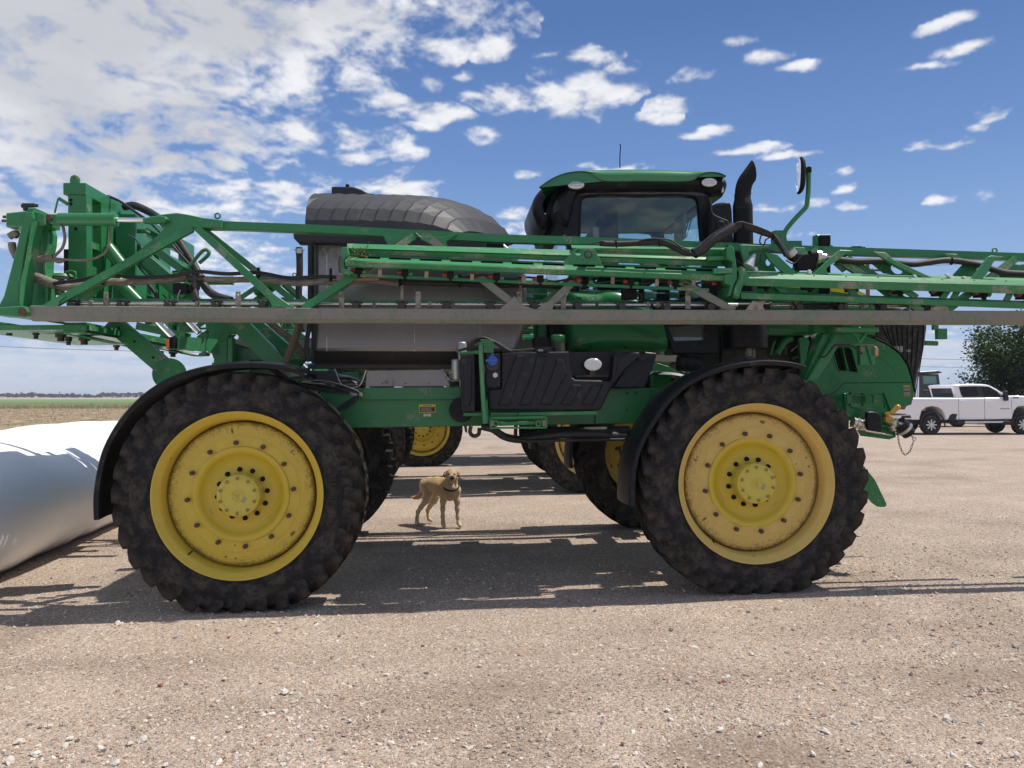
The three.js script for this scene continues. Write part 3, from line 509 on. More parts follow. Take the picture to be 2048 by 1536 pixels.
// rear hinge
add(bm, 'hinge_post', prism(via(Hc, [[-30, 1262], [30, 1150], [95, 905], [150, 690], [200, 480], [225, 420], [285, 405], [300, 470], [262, 560], [215, 790], [188, 1000], [165, 1190], [190, 1250]]), -.10, .20, .008), M.green);
add(bm, 'hinge_post', prism(via(Hc, [[228, 800], [262, 560], [275, 500], [300, 480], [262, 640], [228, 830], [195, 1050], [182, 1230], [158, 1225], [175, 1020]]), -.07, .16, .006), M.greenLit);
add(bm, 'hinge_foot', prism(via(Hc, [[-40, 1250], [185, 1232], [230, 1244], [252, 1285], [240, 1325], [205, 1338], [-40, 1318]]), -.03, .18, .01), M.green);
add(bm, 'pivot_pin', pinGeo(...Hc(200, 1288), -.02, .034), M.rust);
add(bm, 'hinge_head', prism(via(Hc, [[48, 420], [230, 400], [250, 372], [298, 372], [300, 400], [395, 422], [402, 520], [290, 535], [268, 480], [215, 530], [140, 545], [48, 540]]), -.13, .24, .01), M.green);
add(bm, 'breakaway_valve', [box(.1, .02, .05, ...PP(Hc(260, 352), -.2).toArray()), rod(PP(Hc(190, 362), -.2), PP(Hc(330, 356), -.2), .014), rod(PP(Hc(225, 340), -.2), PP(Hc(225, 400), -.2), .02)], M.darkMetal);
add(bm, 'rack_bolt', [rod(PP(Hc(28, 455), -.2), PP(Hc(60, 455), -.2), .012), rod(PP(Hc(20, 490), -.2), PP(Hc(60, 490), -.2), .012)], M.rust);
add(bm, 'swivel_plate', prism(via(Hc, [[246, 560], [300, 535], [385, 545], [432, 600], [428, 680], [408, 760], [398, 900], [405, 985], [422, 1050], [418, 1232], [300, 1240], [236, 1212], [255, 900]]), -.42, .03, .006), M.green);
add(bm, 'swivel_plate', prism(via(Hc, [[370, 560], [412, 545], [432, 600], [426, 690], [406, 780], [398, 900], [404, 980], [440, 990], [420, 1050], [418, 1232], [398, 1232], [398, 1060], [380, 985], [368, 800]]), -.30, .14, .005), M.greenLit);
add(bm, 'pivot_boss', [rod(PP(Hc(545, 985), -.5), PP(Hc(545, 960), -.5), .10, .085, 24), rod(PP(Hc(510, 1000), -.5), PP(Hc(510, 1140), -.5), .05, .05, 18)], M.greenDusty);
add(bm, 'grab_handle', tube(via(Hc, [[575, 945], [600, 935], [640, 934], [660, 945], [662, 1010], [660, 1170]]).map(q => PP(q, -.45)), .011, 8, 40), M.green);
// underside of the rear cradle
for (const [q, w] of [[[[-60, 430], [150, 440], [480, 500], [860, 570], [860, 600], [480, 545], [-60, 480]], -.5], [[[-60, 560], [200, 600], [480, 650], [860, 690], [1380, 800], [1680, 870], [1500, 868], [900, 745], [300, 700], [-60, 620]], -.75]]) add(bm, 'cradle_rail', prism(via(Vc, q), w, .12, .01), M.greenDusty);
for (const [x, y, r] of [[125, 690, 9], [490, 735, 7], [830, 770, 11], [935, 820, 7], [1150, 815, 11]]) { const p = PP(Vc(x, y), -.8); add(bm, 'adjuster_knob', [rod(V(p.x, p.y + .03, p.z), V(p.x, p.y - .01, p.z), r * .0042), rod(V(p.x, p.y - .01, p.z), V(p.x, p.y - .045, p.z), r * .0027)], M.darkMetal); }
// wet system: stainless pipe, nozzles, brackets
const wet = part(sprayer, 'nozzle_line');
const pipeY = x => mix(607.5, 611.2, (x - 119) / 1600), WP = -.20;
const segs = [[135, 395], [402, 535], [560, 745], [752, 902], [910, 1062], [1075, 1190], [1196, 1300], [1306, 1475], [1540, 1580], [1690, 1735], [1742, 1900]];
for (const [a, b] of segs) add(wet, 'nozzle_pipe', rod(P(a, pipeY(a), WP), P(b, pipeY(b), WP), .0205, .0205, 16), M.steel);
for (const [a, b] of [[1475, 1540], [1580, 1690]]) add(wet, 'nozzle_hose', rod(P(a, pipeY(a) + 1, WP), P(b, pipeY(b) + 1, WP), .026, .026, 12), M.hose);
for (const x of [183, 395, 860, 1010, 1295, 1315, 1541, 1582, 1690, 1722]) add(wet, 'pipe_coupling', rod(P(x - 3, pipeY(x), WP), P(x + 3, pipeY(x), WP), .029, .029, 16), M.bracket);
const nozzleGeo = merge([new THREE.TorusGeometry(.027, .007, 8, 18), new THREE.CylinderGeometry(.017, .02, .05, 14).rotateX(Math.PI / 2).translate(0, -.012, .03), new THREE.CylinderGeometry(.024, .024, .012, 14).rotateX(Math.PI / 2).translate(0, -.012, .058), new THREE.BoxGeometry(.018, .035, .02).rotateZ(.7).translate(-.026, .018, .01), new THREE.BoxGeometry(.018, .035, .02).rotateZ(-.7).translate(.026, .018, .01), new THREE.CylinderGeometry(.012, .012, .05, 10).translate(.02, -.035, .02)].map(g => clean(g.toNonIndexed ? (g.index ? g.toNonIndexed() : g) : g)));
for (const x of [150, 247, 341, 434, 528, 713, 804, 893, 980, 1068, 1154, 1241, 1330, 1417, 1592, 1674, 1758, 1845]) { const p = P(x, pipeY(x) + 2, WP + .01), m = add(wet, 'nozzle', nozzleGeo, M.darkMetal); m.position.copy(p); m.scale.setScalar(1.25); }
for (const x of [212, 476, 683, 836, 1039, 1127, 1376, 1590]) add(wet, 'pipe_bracket', prism([[x - 5, 583], [x + 5, 583], [x + 5.5, 618], [x - 5.5, 618]], WP + .03, .006, .001, [circ(x, 589, 2, 8)]), M.bracket);
// feed hose along the truss, cables, shut-off valve
add(wet, 'feed_hose', corrug(via(A, [[150, 740], [230, 765], [330, 800], [420, 815], [560, 800], [680, 780], [850, 782], [1000, 770], [1200, 757]]).map(q => PP(q, -.33)), .030, 80), M.hoseDusty);
add(wet, 'feed_hose', corrug(via(A, [[1310, 762], [1450, 768], [1600, 765], [1750, 775], [1900, 790], [2048, 782], [2200, 786], [2360, 772], [2550, 792]]).map(q => PP(q, -.30)), .026, 90), M.hoseDusty);
add(wet, 'feed_hose', corrug([[797, 565], [850, 566], [905, 567], [980, 570], [1060, 570], [1150, 575]].map(q => PP(q, -.30)), .026, 70), M.hose);
add(wet, 'hose_sleeve', tube(via(A, [[150, 735], [230, 750], [320, 785], [370, 800]]).map(q => PP(q, -.31)), .042, 10), M.hoseDusty);
add(wet, 'tee_fitting', [rod(PP(A(1205, 760), -.30), PP(A(1310, 760), -.30), .030), rod(PP(A(1250, 720), -.30), PP(A(1250, 800), -.30), .028), rod(PP(A(1252, 790), -.28), PP(A(1252, 905), -.22), .026), rod(PP(A(1252, 795), -.28), PP(A(1252, 825), -.27), .036)], M.darkMetal);
add(wet, 'section_valve', [box(.11, .085, .08, ...PP(A(1160, 825), -.25).toArray()), rod(PP(A(1200, 825), -.25), PP(A(1230, 825), -.25), .03)], M.blackMatte);
add(wet, 'section_valve', [box(.12, .12, .1, ...PP(N(1650, 290), -.25).toArray()), rod(PP(N(1810, 230), -.25), PP(N(1810, 460), -.22), .026)], M.blackMatte);
add(wet, 'valve_wire', tube(via(A, [[1155, 830], [1140, 870], [1142, 925], [1190, 900]]).map(q => PP(q, -.2)), .005, 6), M.grey);
add(wet, 'valve_wire', tube(via(N, [[1735, 270], [1800, 310], [1810, 370], [1760, 410], [1660, 400], [1590, 390]]).map(q => PP(q, -.18)), .006, 6), M.hose);
for (const [dy, r] of [[0, .008], [8, .006], [14, .007]]) add(wet, 'cable', tube(via(A, [[340, 785 + dy], [520, 760 + dy], [680, 730 + dy], [900, 745 + dy], [1100, 735 + dy], [1250, 708 + dy], [1450, 722 + dy], [1650, 715 + dy], [1850, 748 + dy], [2048, 740 + dy], [2180, 745 + dy]]).map(q => PP(q, -.26)), r, 6, 80), M.hose);
for (const q of [A(660, 770), A(1655, 745), B(325, 750), B(770, 780), B(1150, 790)]) { const p = PP(q, -.28); const g = new THREE.TorusGeometry(.033, .009, 8, 16); g.rotateY(Math.PI / 2); g.translate(p.x, p.y, p.z); add(wet, 'hose_clip', [g, box(.02, .05, .02, p.x, p.y + .05, p.z)], M.blackMatte); }
for (const q of [B(780, 800), B(1540, 800)]) { const p = PP(q, -.27), p2 = PP([q[0], 605], -.27); add(wet, 'pipe_bracket', bar(p, p2, .025, .006), M.bracket); }
// hoses that loop over the rear linkage
add(pl, 'boom_hose', tube(via(A, [[800, 300], [850, 290], [920, 315], [1000, 360], [1090, 440], [1170, 560], [1250, 690], [1300, 790], [1360, 860], [1480, 900]]).map((q, i) => PP(q, -1.2 + .07 * i)), .036, 10, 80), M.hose);
add(pl, 'boom_hose', tube(via(A, [[690, 230], [760, 260], [850, 320], [960, 400], [1060, 500], [1150, 600], [1240, 700], [1320, 810], [1400, 880]]).map((q, i) => PP(q, -1.0 + .05 * i)), .012, 8, 80), M.hose);
for (const [a, r] of [[[[1095, 505], [1160, 590], [1240, 690], [1330, 810], [1450, 890]], .010], [[[820, 480], [870, 510], [900, 560], [880, 620]], .008], [[[860, 640], [900, 700], [940, 740]], .009], [[[950, 800], [990, 850], [1010, 890]], .018], [[[1040, 860], [1080, 900], [1130, 930]], .007]]) add(pl, 'hydraulic_line', tube(via(A, a).map(q => PP(q, -.8)), r, 7, 40), M.hose);
for (const a of [[[160, 630], [230, 640], [300, 630], [345, 625]], ]) add(pl, 'sleeved_hose', tube(via(A, a).map(q => PP(q, -.25)), .030, 10, 30), M.hoseDusty);
for (const [a, r] of [[[[345, 620], [400, 560], [415, 500], [405, 430]], .012], [[[345, 628], [450, 640], [560, 640], [650, 610], [695, 560], [700, 430]], .010], [[[560, 640], [570, 680], [600, 710]], .006], [[[340, 640], [380, 650], [410, 640]], .016], [[[60, 490], [100, 470], [115, 490]], .028], [[[75, 530], [85, 580], [105, 620]], .030]]) add(pl, 'hydraulic_line', tube(via(A, a).map(q => PP(q, -.24)), r, 7, 40), M.hoseDusty);

// ---------- outer boom sections, folded back along the truss ----------
const ob = part(sprayer, 'outer_boom');
function strip(list, cols) {                                               // list: [row left (px), row right (px), w]
  return loft([0, 1].map(e => list.map(r => P(r[e][0], r[e][1], r[2]))));
}
// folded tip section: slotted sloping plate between two channels
const xl = 690, xr = 1476;
const rowsTop = (a, b) => [[xl + 3, a], [xr - 8, b]];
add(ob, 'top_channel', strip([[[695, 487], [1462, 509], -.20], [[694, 496], [1466, 521], -.14], [[695, 499], [1466, 524], -.17], [[695, 507], [1466, 534], -.19], [[695, 507], [1466, 534], -.26], [[695, 487], [1462, 509], -.26]]), M.greenLit);
// slotted plate: holes cut through, plate leans outwards at its foot
const plate = (() => {
  const wt = -.185, wb = -.045, n = 13, q = (t, f) => { const x = mix(mix(691, 690, f), mix(1470, 1472, f), t), yt = mix(509, 537, t), yb = mix(520.5, 551, t); return P(x, mix(yt, yb, f), mix(wt, wb, f)); };
  const pos = [], put = (a, b, c, d) => pos.push(...a.toArray(), ...b.toArray(), ...c.toArray(), ...a.toArray(), ...c.toArray(), ...d.toArray());
  const slots = []; for (let i = 0; i < 13; i++) slots.push([(26 + i * 61.5) / 782, (26 + i * 61.5 + 44) / 782]);
  const ts = [0]; slots.forEach(s => ts.push(s[0], s[1])); ts.push(1);
  for (let i = 0; i < ts.length - 1; i++) {
    const isSlot = i % 2 === 1, a = ts[i], b = ts[i + 1];
    const cells = isSlot ? [[0, .20], [.56, 1]] : [[0, 1]];
    for (const [f0, f1] of cells) {
      put(q(a, f1), q(b, f1), q(b, f0), q(a, f0));
      const dn = V(0, -.003, -.002), A1 = q(a, f1).add(dn), B1 = q(b, f1).add(dn), B0 = q(b, f0).add(dn), A0 = q(a, f0).add(dn); put(B1, A1, A0, B0);
      put(q(a, f0), q(b, f0), B0, A0); put(q(b, f1), q(a, f1), A1, B1);
    }
  }
  const g = new THREE.BufferGeometry(); g.setAttribute('position', new THREE.Float32BufferAttribute(pos, 3)); g.computeVertexNormals(); return boxUV(g);
})();
add(ob, 'slotted_plate', plate, M.greenLit);
add(ob, 'slot_shade_strip', strip([[[694, 509.5], [1468, 538], -.19], [[694, 522], [1468, 552], -.10], [[694, 530], [1468, 560], -.10], [[694, 530], [1468, 560], -.24], [[694, 512], [1468, 541], -.24]]), M.blackMatte);  // black strip added behind the slots, stands in for the shade there
add(ob, 'plate_flange', strip([[[690, 520], [1474, 551], -.040], [[690, 523], [1474, 553], -.034], [[690, 531.5], [1474, 562], -.040], [[690, 534], [1474, 564], -.06], [[690, 534], [1474, 564], -.10], [[690, 522], [1474, 553], -.10]]), M.greenDusty);
add(ob, 'nozzle_rail', strip([[[690, 546.5], [1418, 577], -.12], [[690, 552], [1418, 583], -.115], [[690, 553], [1418, 584], -.15], [[690, 547], [1418, 577], -.15]]), M.greenDusty);
for (const [x, y] of [[632, 698], [930, 712], [1222, 730], [1556, 744]]) add(ob, 'hanger', bar(PP(B(x + 8, y), -.10), PP(B(x + 6, y + 48), -.12), .032, .012), M.bracket);
for (const [x, y] of [[148, 862], [720, 875], [1003, 886], [1238, 890]]) add(ob, 'hanger', bar(PP(C(x + 4, y), -.10), PP(C(x, y + 48), -.12), .032, .012), M.bracket);
const tipNoz = [[505, 708], [800, 722], [1090, 738], [1385, 748], [1665, 762], [1945, 775]].map(q => B(...q)).concat([[545, 900], [835, 908], [1120, 912], [1400, 918]].map(q => C(...q)));
for (const q of tipNoz) {
  const p = PP(q, -.13), n = part(ob, 'x'); ob.remove(n);
  add(ob, 'nozzle_body', [box(.055, .06, .05, p.x, p.y, p.z), rod(V(p.x, p.y - .02, p.z), V(p.x, p.y - .06, p.z), .018)], M.blackMatte);
  add(ob, 'red_nozzle_cap', [rod(V(p.x - .03, p.y, p.z + .01), V(p.x - .065, p.y + .002, p.z + .01), .017, .02, 8), box(.014, .03, .014, p.x - .06, p.y, p.z + .02)], M.red);
  add(ob, 'green_nozzle_cap', [rod(V(p.x + .03, p.y - .01, p.z + .01), V(p.x + .06, p.y - .015, p.z + .01), .014, .018, 8), box(.014, .026, .014, p.x + .056, p.y - .014, p.z + .02)], M.nozzleGreen);
}
for (let i = 0; i < tipNoz.length - 1; i++) { const a = PP(tipNoz[i], -.14), b = PP(tipNoz[i + 1], -.14); if (i === 2 || i >= 3) add(ob, 'nozzle_tube', tube([a, V(mix(a.x, b.x, .3), mix(a.y, b.y, .3) - .015, a.z), V(mix(a.x, b.x, .7), mix(a.y, b.y, .7) + .01, a.z), b], .010, 7, 20), M.hose); }
add(ob, 'end_plate', prism(via(B, [[395, 560], [430, 556], [440, 600], [412, 632], [412, 690], [470, 720], [440, 735], [392, 722], [388, 690], [378, 680], [372, 620], [392, 605]]), -.06, .18, .005), M.greenLit);
add(ob, 'end_arm', tube(via(B, [[385, 615], [380, 650], [385, 720]]).map(q => PP(q, -.03)), .012, 7), M.darkMetal);
add(ob, 'end_roller', box(.35, .04, .06, ...PP(B(500, 760), -.2).toArray()), M.brown);
// tip bracket with round holes
add(ob, 'tip_bracket', prism(via(Q2c, [[215, 428], [330, 290], [350, 276], [520, 276], [540, 300], [585, 385], [608, 436]]), -.02, .012, .003, [via(Q2c, circ(372, 320, 32, 18)), via(Q2c, circ(415, 388, 10, 10)), via(Q2c, circ(300, 412, 8, 8))]), M.greenDusty);
add(ob, 'tip_bracket_roller', [rod(PP(Q2c(472, 332), -.03), PP(Q2c(472, 332), -.2), .034, .034, 20)], M.brown); add(ob, 'tip_bracket_ring', (() => { const p = PP(Q2c(472, 332), -.015), g = new THREE.TorusGeometry(.031, .005, 8, 24); g.translate(p.x, p.y, p.z); return g; })(), M.darkMetal);
add(ob, 'upper_channel', strip([[C(455, 672), C(1440, 690), -.22], [C(460, 690), C(1440, 700), -.17], [C(460, 700), C(1440, 715), -.18], [C(470, 712), C(1440, 745), -.20], [C(470, 712), C(1440, 745), -.26], [C(455, 672), C(1440, 690), -.26]]), M.greenLit);
add(ob, 'spring', corrug(via(C, [[640, 715], [700, 718], [745, 722]]).map(q => PP(q, -.2)), .014, 18, 8), M.greenLit);
add(ob, 'hinge_plate', prism(via(C, [[1370, 820], [1490, 818], [1500, 852], [1370, 856]]), -.02, .05, .003, [1395, 1420, 1450, 1478].map(x => via(C, circ(x, 834, 5, 8)))), M.greenLit);
add(ob, 'hinge_plate', prism(via(C, [[1330, 745], [1450, 742], [1452, 768], [1332, 772]]), -.10, .05, .003), M.greenLit);
add(ob, 'hinge_casting', prism(via(C, [[1452, 690], [1478, 672], [1500, 690], [1510, 770], [1520, 830], [1522, 890], [1500, 930], [1480, 995], [1465, 990], [1475, 930], [1440, 915], [1440, 860], [1490, 850], [1490, 780], [1455, 760]]), -.01, .2, .008), M.green);
add(ob, 'hinge_arm', tube(via(C, [[1540, 815], [1548, 850], [1540, 890], [1515, 950], [1505, 1000]]).map(q => PP(q, .0)), .022, 8, 30), M.greenDusty); add(ob, 'hinge_pin', [rod(PP(C(1538, 820), .01), PP(C(1538, 820), -.1), .018)], M.rust);
// second section: trussed with bent plate braces
const mid = x => mix(545, 561, (x - 1480) / 568), low = x => mix(583, 606, (x - 1480) / 568);
add(ob, 'middle_beam', strip([[[1484, 541], [2260, 562], -.14], [[1487, 546], [2260, 568], -.05], [[1490, 556], [2260, 577], -.02], [[1488, 571], [2260, 594], -.035], [[1488, 571], [2260, 594], -.12], [[1486, 556], [2260, 572], -.16]]), M.greenLit);
add(ob, 'beam_underside', strip([[[1490, 557.5], [2260, 579], -.015], [[1490, 571], [2260, 594], -.022], [[1490, 571.5], [2260, 594.5], -.03], [[1490, 558], [2260, 579.5], -.03]]), M.greenDusty);
add(ob, 'lower_beam', strip([[[1482, 582], [2260, 609], -.09], [[1482, 586], [2260, 613], -.045], [[1482, 597], [2260, 624], -.05], [[1482, 598], [2260, 625], -.13], [[1482, 584], [2260, 611], -.14]]), M.greenDusty);
const bentBrace = (pts, w, m = M.greenLit, d = .03) => add(ob, 'bent_brace', prism(pts, w, d, .004), m);
bentBrace(via(Sc, [[975, 700], [1010, 670], [1270, 430], [1300, 412], [1400, 415], [1460, 425], [1380, 445], [1320, 500], [1150, 620], [1140, 650], [1165, 705]]), -.075);
bentBrace(via(Sc, [[1690, 432], [1840, 440], [1960, 545], [2200, 690], [2170, 720], [1960, 610]]), -.13);
bentBrace(via(Sc, [[410, 440], [560, 470], [720, 620], [800, 690], [640, 690], [470, 540]]), -.075, M.green);
bentBrace(via(U, [[1400, 600], [1610, 330], [1640, 318], [1820, 335], [1690, 365], [1580, 560], [1530, 605], [1575, 642], [1395, 640]]), -.075);
bentBrace(via(U, [[160, 270], [310, 282], [420, 370], [640, 470], [930, 608], [830, 612], [500, 470]]), -.075);
// stamped brace plates behind, with openings
const stamped = (pts, holes, w) => add(ob, 'stamped_brace', prism(pts, w, .006, .001, holes), M.green);
stamped(via(Sc, [[230, 420], [380, 400], [460, 470], [560, 690], [340, 690], [260, 560]]), [via(Sc, circ(450, 560, 30, 12, 42))], -.24);
stamped(via(Sc, [[1215, 580], [1420, 480], [1760, 700], [1640, 700], [1480, 580], [1330, 680]]), [], -.24);
stamped(via(U, [[150, 425], [320, 380], [560, 470], [820, 608], [420, 560], [290, 540]]), [via(U, smooth([[390, 450], [430, 436], [530, 488], [525, 540], [440, 545], [385, 480]], 3, true))], -.24);
stamped(via(U, [[1160, 560], [1290, 420], [1480, 450], [1420, 575], [1300, 600], [1170, 575]]), [], -.24);
stamped(via(U, [[1720, 600], [1880, 420], [2200, 460], [2200, 600]]), [], -.24);
for (const q of [[470, 800, 700, 930, 560, 930], [1340, 800, 1500, 950, 1760, 960], [1650, 820, 1500, 800, 1800, 980]]) add(ob, 'lower_brace', prism(via(Sc, [[q[0], q[1]], [q[0] + 90, q[1]], [q[2] + 40, q[3] + 20], [q[2] - 60, q[3] + 20]]), -.09, .02, .003), M.green);
for (const q of [[520, 720, 720, 840], [1120, 730, 1020, 880], [1240, 730, 1160, 880], [1900, 760, 1830, 890]]) add(ob, 'lower_brace', bar(PP(U(q[0], q[1]), -.08), PP(U(q[2], q[3]), -.08), .05, .02), M.greenDusty);
for (const [x, y] of [[350, 815], [865, 832], [1385, 858]]) { const p = PP(Sc(x, y), -.11); add(ob, 'nozzle_body', [box(.1, .07, .06, p.x + .05, p.y, p.z - .02), rod(V(p.x + .06, p.y, p.z), V(p.x + .06, p.y - .06, p.z), .02)], M.blackMatte); add(ob, 'red_nozzle_cap', [rod(V(p.x - .015, p.y, p.z), V(p.x - .02, p.y, p.z + .05), .026, .024, 9), box(.03, .014, .014, p.x, p.y + .02, p.z + .04)], M.red); }
for (const [x, y] of [[395, 745], [910, 768], [1440, 785], [1970, 808]]) { const p = PP(U(x, y), -.11); add(ob, 'nozzle_body', [box(.1, .08, .06, p.x + .06, p.y, p.z - .02), rod(V(p.x + .08, p.y, p.z), V(p.x + .08, p.y - .06, p.z), .02)], M.blackMatte); add(ob, 'red_nozzle_cap', [rod(V(p.x - .015, p.y, p.z), V(p.x - .02, p.y, p.z + .05), .026, .024, 9)], M.red); add(ob, 'green_nozzle_cap', [rod(V(p.x + .11, p.y - .01, p.z), V(p.x + .14, p.y - .02, p.z), .018, .02, 8)], M.nozzleGreen); }
for (const [x, y] of [[310, 635], [945, 670]]) add(ob, 'white_clip', prism(via(Sc, [[x - 22, y - 22], [x + 12, y - 22], [x + 26, y + 22], [x - 6, y + 24]]), -.06, .03, .003), M.white);
for (const [x, y] of [[700, 580], [1320, 598], [1110, 568]]) add(ob, 'white_clip', prism(via(U, [[x - 38, y - 20], [x - 2, y - 20], [x + 36, y + 22], [x, y + 22]]), -.06, .03, .003), M.white);
for (let i = 0; i < 9; i++) { const x = 1500 + i * 64; add(ob, 'slot_bolt', rod(P(x, mid(x) + 2, -.045), P(x, mid(x) + 2, -.07), .006), M.blackMatte); }
add(ob, 'top_plate', prism(via(Sc, [[120, 352], [150, 348], [480, 362], [440, 395], [290, 395], [225, 440], [250, 560], [330, 680], [200, 690], [150, 480]]), -.13, .03, .004), M.greenLit);
add(ob, 'sensor_cone', new THREE.CylinderGeometry(.012, .05, .12, 16).rotateZ(-.5).translate(...PP(Sc(255, 535), -.06).toArray()), M.silver);
add(ob, 'hinge_fork', prism(via(Sc, [[95, 640], [130, 610], [190, 660], [210, 760], [150, 850], [110, 985], [60, 960], [110, 830], [120, 700]]), -.0, .07, .006), M.green);
add(ob, 'bolted_plate', prism(via(Sc, [[745, 378], [880, 385], [930, 470], [790, 480]]), -.12, .02, .003, [via(Sc, circ(780, 400, 9, 8)), via(Sc, circ(850, 400, 9, 8)), via(Sc, circ(815, 432, 6, 8)), via(Sc, circ(858, 436, 6, 8))]), M.greenLit);
add(ob, 'valve_block', [box(.17, .13, .1, ...PP(Sc(880, 560), -.17).toArray()), rod(PP(Sc(940, 480), -.16), PP(Sc(1010, 480), -.16), .045), rod(PP(Sc(720, 470), -.15), PP(Sc(780, 500), -.15), .05), rod(PP(Sc(980, 560), -.15), PP(Sc(950, 650), -.15), .03)], M.blackMatte);
add(ob, 'hose_coupling', [rod(PP(Sc(1010, 498), -.16), PP(Sc(1060, 498), -.16), .062, .062, 20), rod(PP(Sc(1075, 505), -.16), PP(Sc(1120, 510), -.16), .042), rod(PP(Sc(700, 430), -.15), PP(Sc(745, 480), -.15), .055)], M.steel);
add(ob, 'boom_hose', corrug([...via(Sc, [[1100, 512], [1300, 530], [1500, 548], [1700, 545], [1850, 548]]), ...via(U, [[560, 420], [700, 425], [850, 405], [1050, 380], [1200, 385], [1350, 410], [1500, 440], [1650, 490], [1800, 530], [2000, 545], [2200, 545]])].map(q => PP(q, -.19)), .028, 170), M.hose);
add(ob, 'boom_hose', tube(via(U, [[1930, 500], [2000, 480], [2200, 470]]).map(q => PP(q, -.3)), .034, 8), M.hose);
add(ob, 'hose_strap', [(() => { const p = PP(U(1140, 385), -.19), g = new THREE.TorusGeometry(.032, .007, 8, 18); g.rotateY(Math.PI / 2 - .2); g.translate(p.x, p.y, p.z); return g; })()], M.blackMatte); add(ob, 'strap_plate', prism(via(U, [[1060, 295], [1210, 300], [1260, 345], [1100, 345]]), -.2, .04, .003), M.greenLit);
// hose bundle over the hinge
const bundle = via(C, [[640, 660], [700, 664], [800, 664], [900, 658], [1000, 652], [1050, 660], [1120, 690], [1180, 720], [1250, 730]]);
add(ob, 'hose_bundle', corrug(bundle.map(q => PP(q, -.08)), .026, 120), M.hose);
add(ob, 'hose_sleeve', tube(via(C, [[1240, 728], [1290, 700], [1330, 665], [1380, 625], [1440, 590], [1500, 555]]).map(q => PP(q, -.08)), .046, 12, 40), M.hose);
for (const [o, r] of [[0, .026], [-14, .012], [12, .014], [-22, .007]]) add(ob, 'arched_hose', tube(via(C, [[1470, 575 + o * .6], [1530, 548 + o], [1600, 562 + o], [1680, 590 + o], [1750, 620 + o * .7], [1800, 680], [1835, 740]]).map(q => PP(q, -.09 - o * .0015)), r, 8, 60), M.hose);
for (const a of [[[870, 655], [930, 635], [1020, 632], [1090, 640], [1150, 680], [1220, 705]], [[560, 668], [620, 655], [660, 648], [690, 662]], [[1450, 672], [1480, 720], [1520, 775], [1560, 792], [1580, 780]], [[1690, 590], [1668, 620], [1665, 660], [1690, 672], [1700, 640], [1740, 620]], [[1340, 370], [1350, 400], [1360, 470], [1420, 505], [1455, 520], [1462, 560]], [[1625, 800], [1660, 790], [1670, 740], [1700, 705], [1760, 715]], [[1830, 770], [1880, 790], [1930, 740]]]) add(ob, 'wire_loop', tube(via(C, a).map(q => PP(q, -.06)), .0065, 6, 40), M.hose);
for (const q of [C(745, 662), C(1020, 655), C(1560, 555), C(1745, 612)]) { const p = PP(q, -.085), g = new THREE.TorusGeometry(.033, .007, 8, 16); g.rotateY(1.3); g.translate(p.x, p.y, p.z); add(ob, 'cable_tie', g, M.blackMatte); }

// ---------- rear rack and lift linkage ----------
const rk = part(sprayer, 'boom_rack');
const u0 = P(155, 600, -.5).x, yTopR = P(155, 365, -.5).y, yBotR = P(155, 690, -.5).y, rz = -.5, farz = 2 * CW + .5;
const postW = mpp(-.5) * 39;
const lat = (px0, py0, px1, py1, z0, z1) => { const a = P(px0, py0, -.5), b = P(px1, py1, -.5); const g = new THREE.BoxGeometry(b.x - a.x, a.y - b.y, z0 - z1); g.translate((a.x + b.x) / 2, (a.y + b.y) / 2, (z0 + z1) / 2); return boxUV(g); };
add(rk, 'top_beam', lat(...Hc(555, 157), ...Hc(752, 258), -.5, farz), M.green);
add(rk, 'bottom_beam', lat(...Vc(865, 580), ...Vc(1172, 722), -.5, farz), M.green);
for (const [z, d] of [[-.5, .12], [-.78, .34], [-1.45, .36], [-2.15, .3], [farz + .12, .12]]) add(rk, 'rack_post', lat(...Hc(592, 258), ...Hc(758, 1240), z - .01, z - d), M.green);
add(rk, 'cradle_floor', lat(-60, 652, 178, 660, -.45, -2.4), M.greenDusty);
add(rk, 'lifting_lug', prism(via(Hc, [[612, 158], [612, 118], [622, 96], [652, 84], [682, 96], [692, 118], [692, 158]]), -.55, .03, .003, [via(Hc, circ(652, 110, 11, 14))]), M.green);
for (const [x, y] of [[623, 308], [623, 342], [665, 560]]) add(rk, 'rack_bolt', rod(PP(Hc(x, y), -.505), PP(Hc(x, y), -.53), .014), M.blackMatte);
add(rk, 'damper_bracket', [bar(PP(Hc(510, 290), -.6), PP(Hc(590, 340), -.6), .03, .02), rod(PP(Hc(510, 295), -.6), PP(Hc(480, 420), -.6), .008)], M.greenLit);
for (const z of [-1.02, -1.75]) { const p = P(190, 450, -.5); add(rk, 'post_gusset', box(.18, .02, .10, p.x + .08, p.y + .1, z - .2), M.greenLit); }
for (const [y0, y1, d] of [[420, 470, .05], [640, 700, .05], [860, 960, .06], [1060, 1130, .05]]) add(rk, 'added_crossbar', lat(...Hc(640, y0), ...Hc(740, y1), -.62, farz + .1), M.green);  // bars added to make the shadow of the rack denser
add(rk, 'added_panel', lat(...Hc(690, 300), ...Hc(720, 1180), -1.12, -2.6), M.green);  // solid panel added so the rack casts a fuller shadow
add(rk, 'added_block', lat(...Hc(430, 690), ...Hc(600, 960), -.75, -1.2), M.blackMatte);  // dark block added between the posts to fill out the rack shadow
add(rk, 'added_block', lat(...Hc(430, 990), ...Hc(600, 1190), -.9, -2.4), M.green);  // second block added for the rack shadow
add(rk, 'slide_plate', lat(...Hc(770, 300), ...Hc(960, 1200), -1.05, -1.09), M.green);
const arms = part(sprayer, 'lift_linkage');
const arm = (q0, q1, w, t, d, m = M.green) => add(arms, 'lift_arm', bar(PP(q0, w), PP(q1, w), t, d), m);
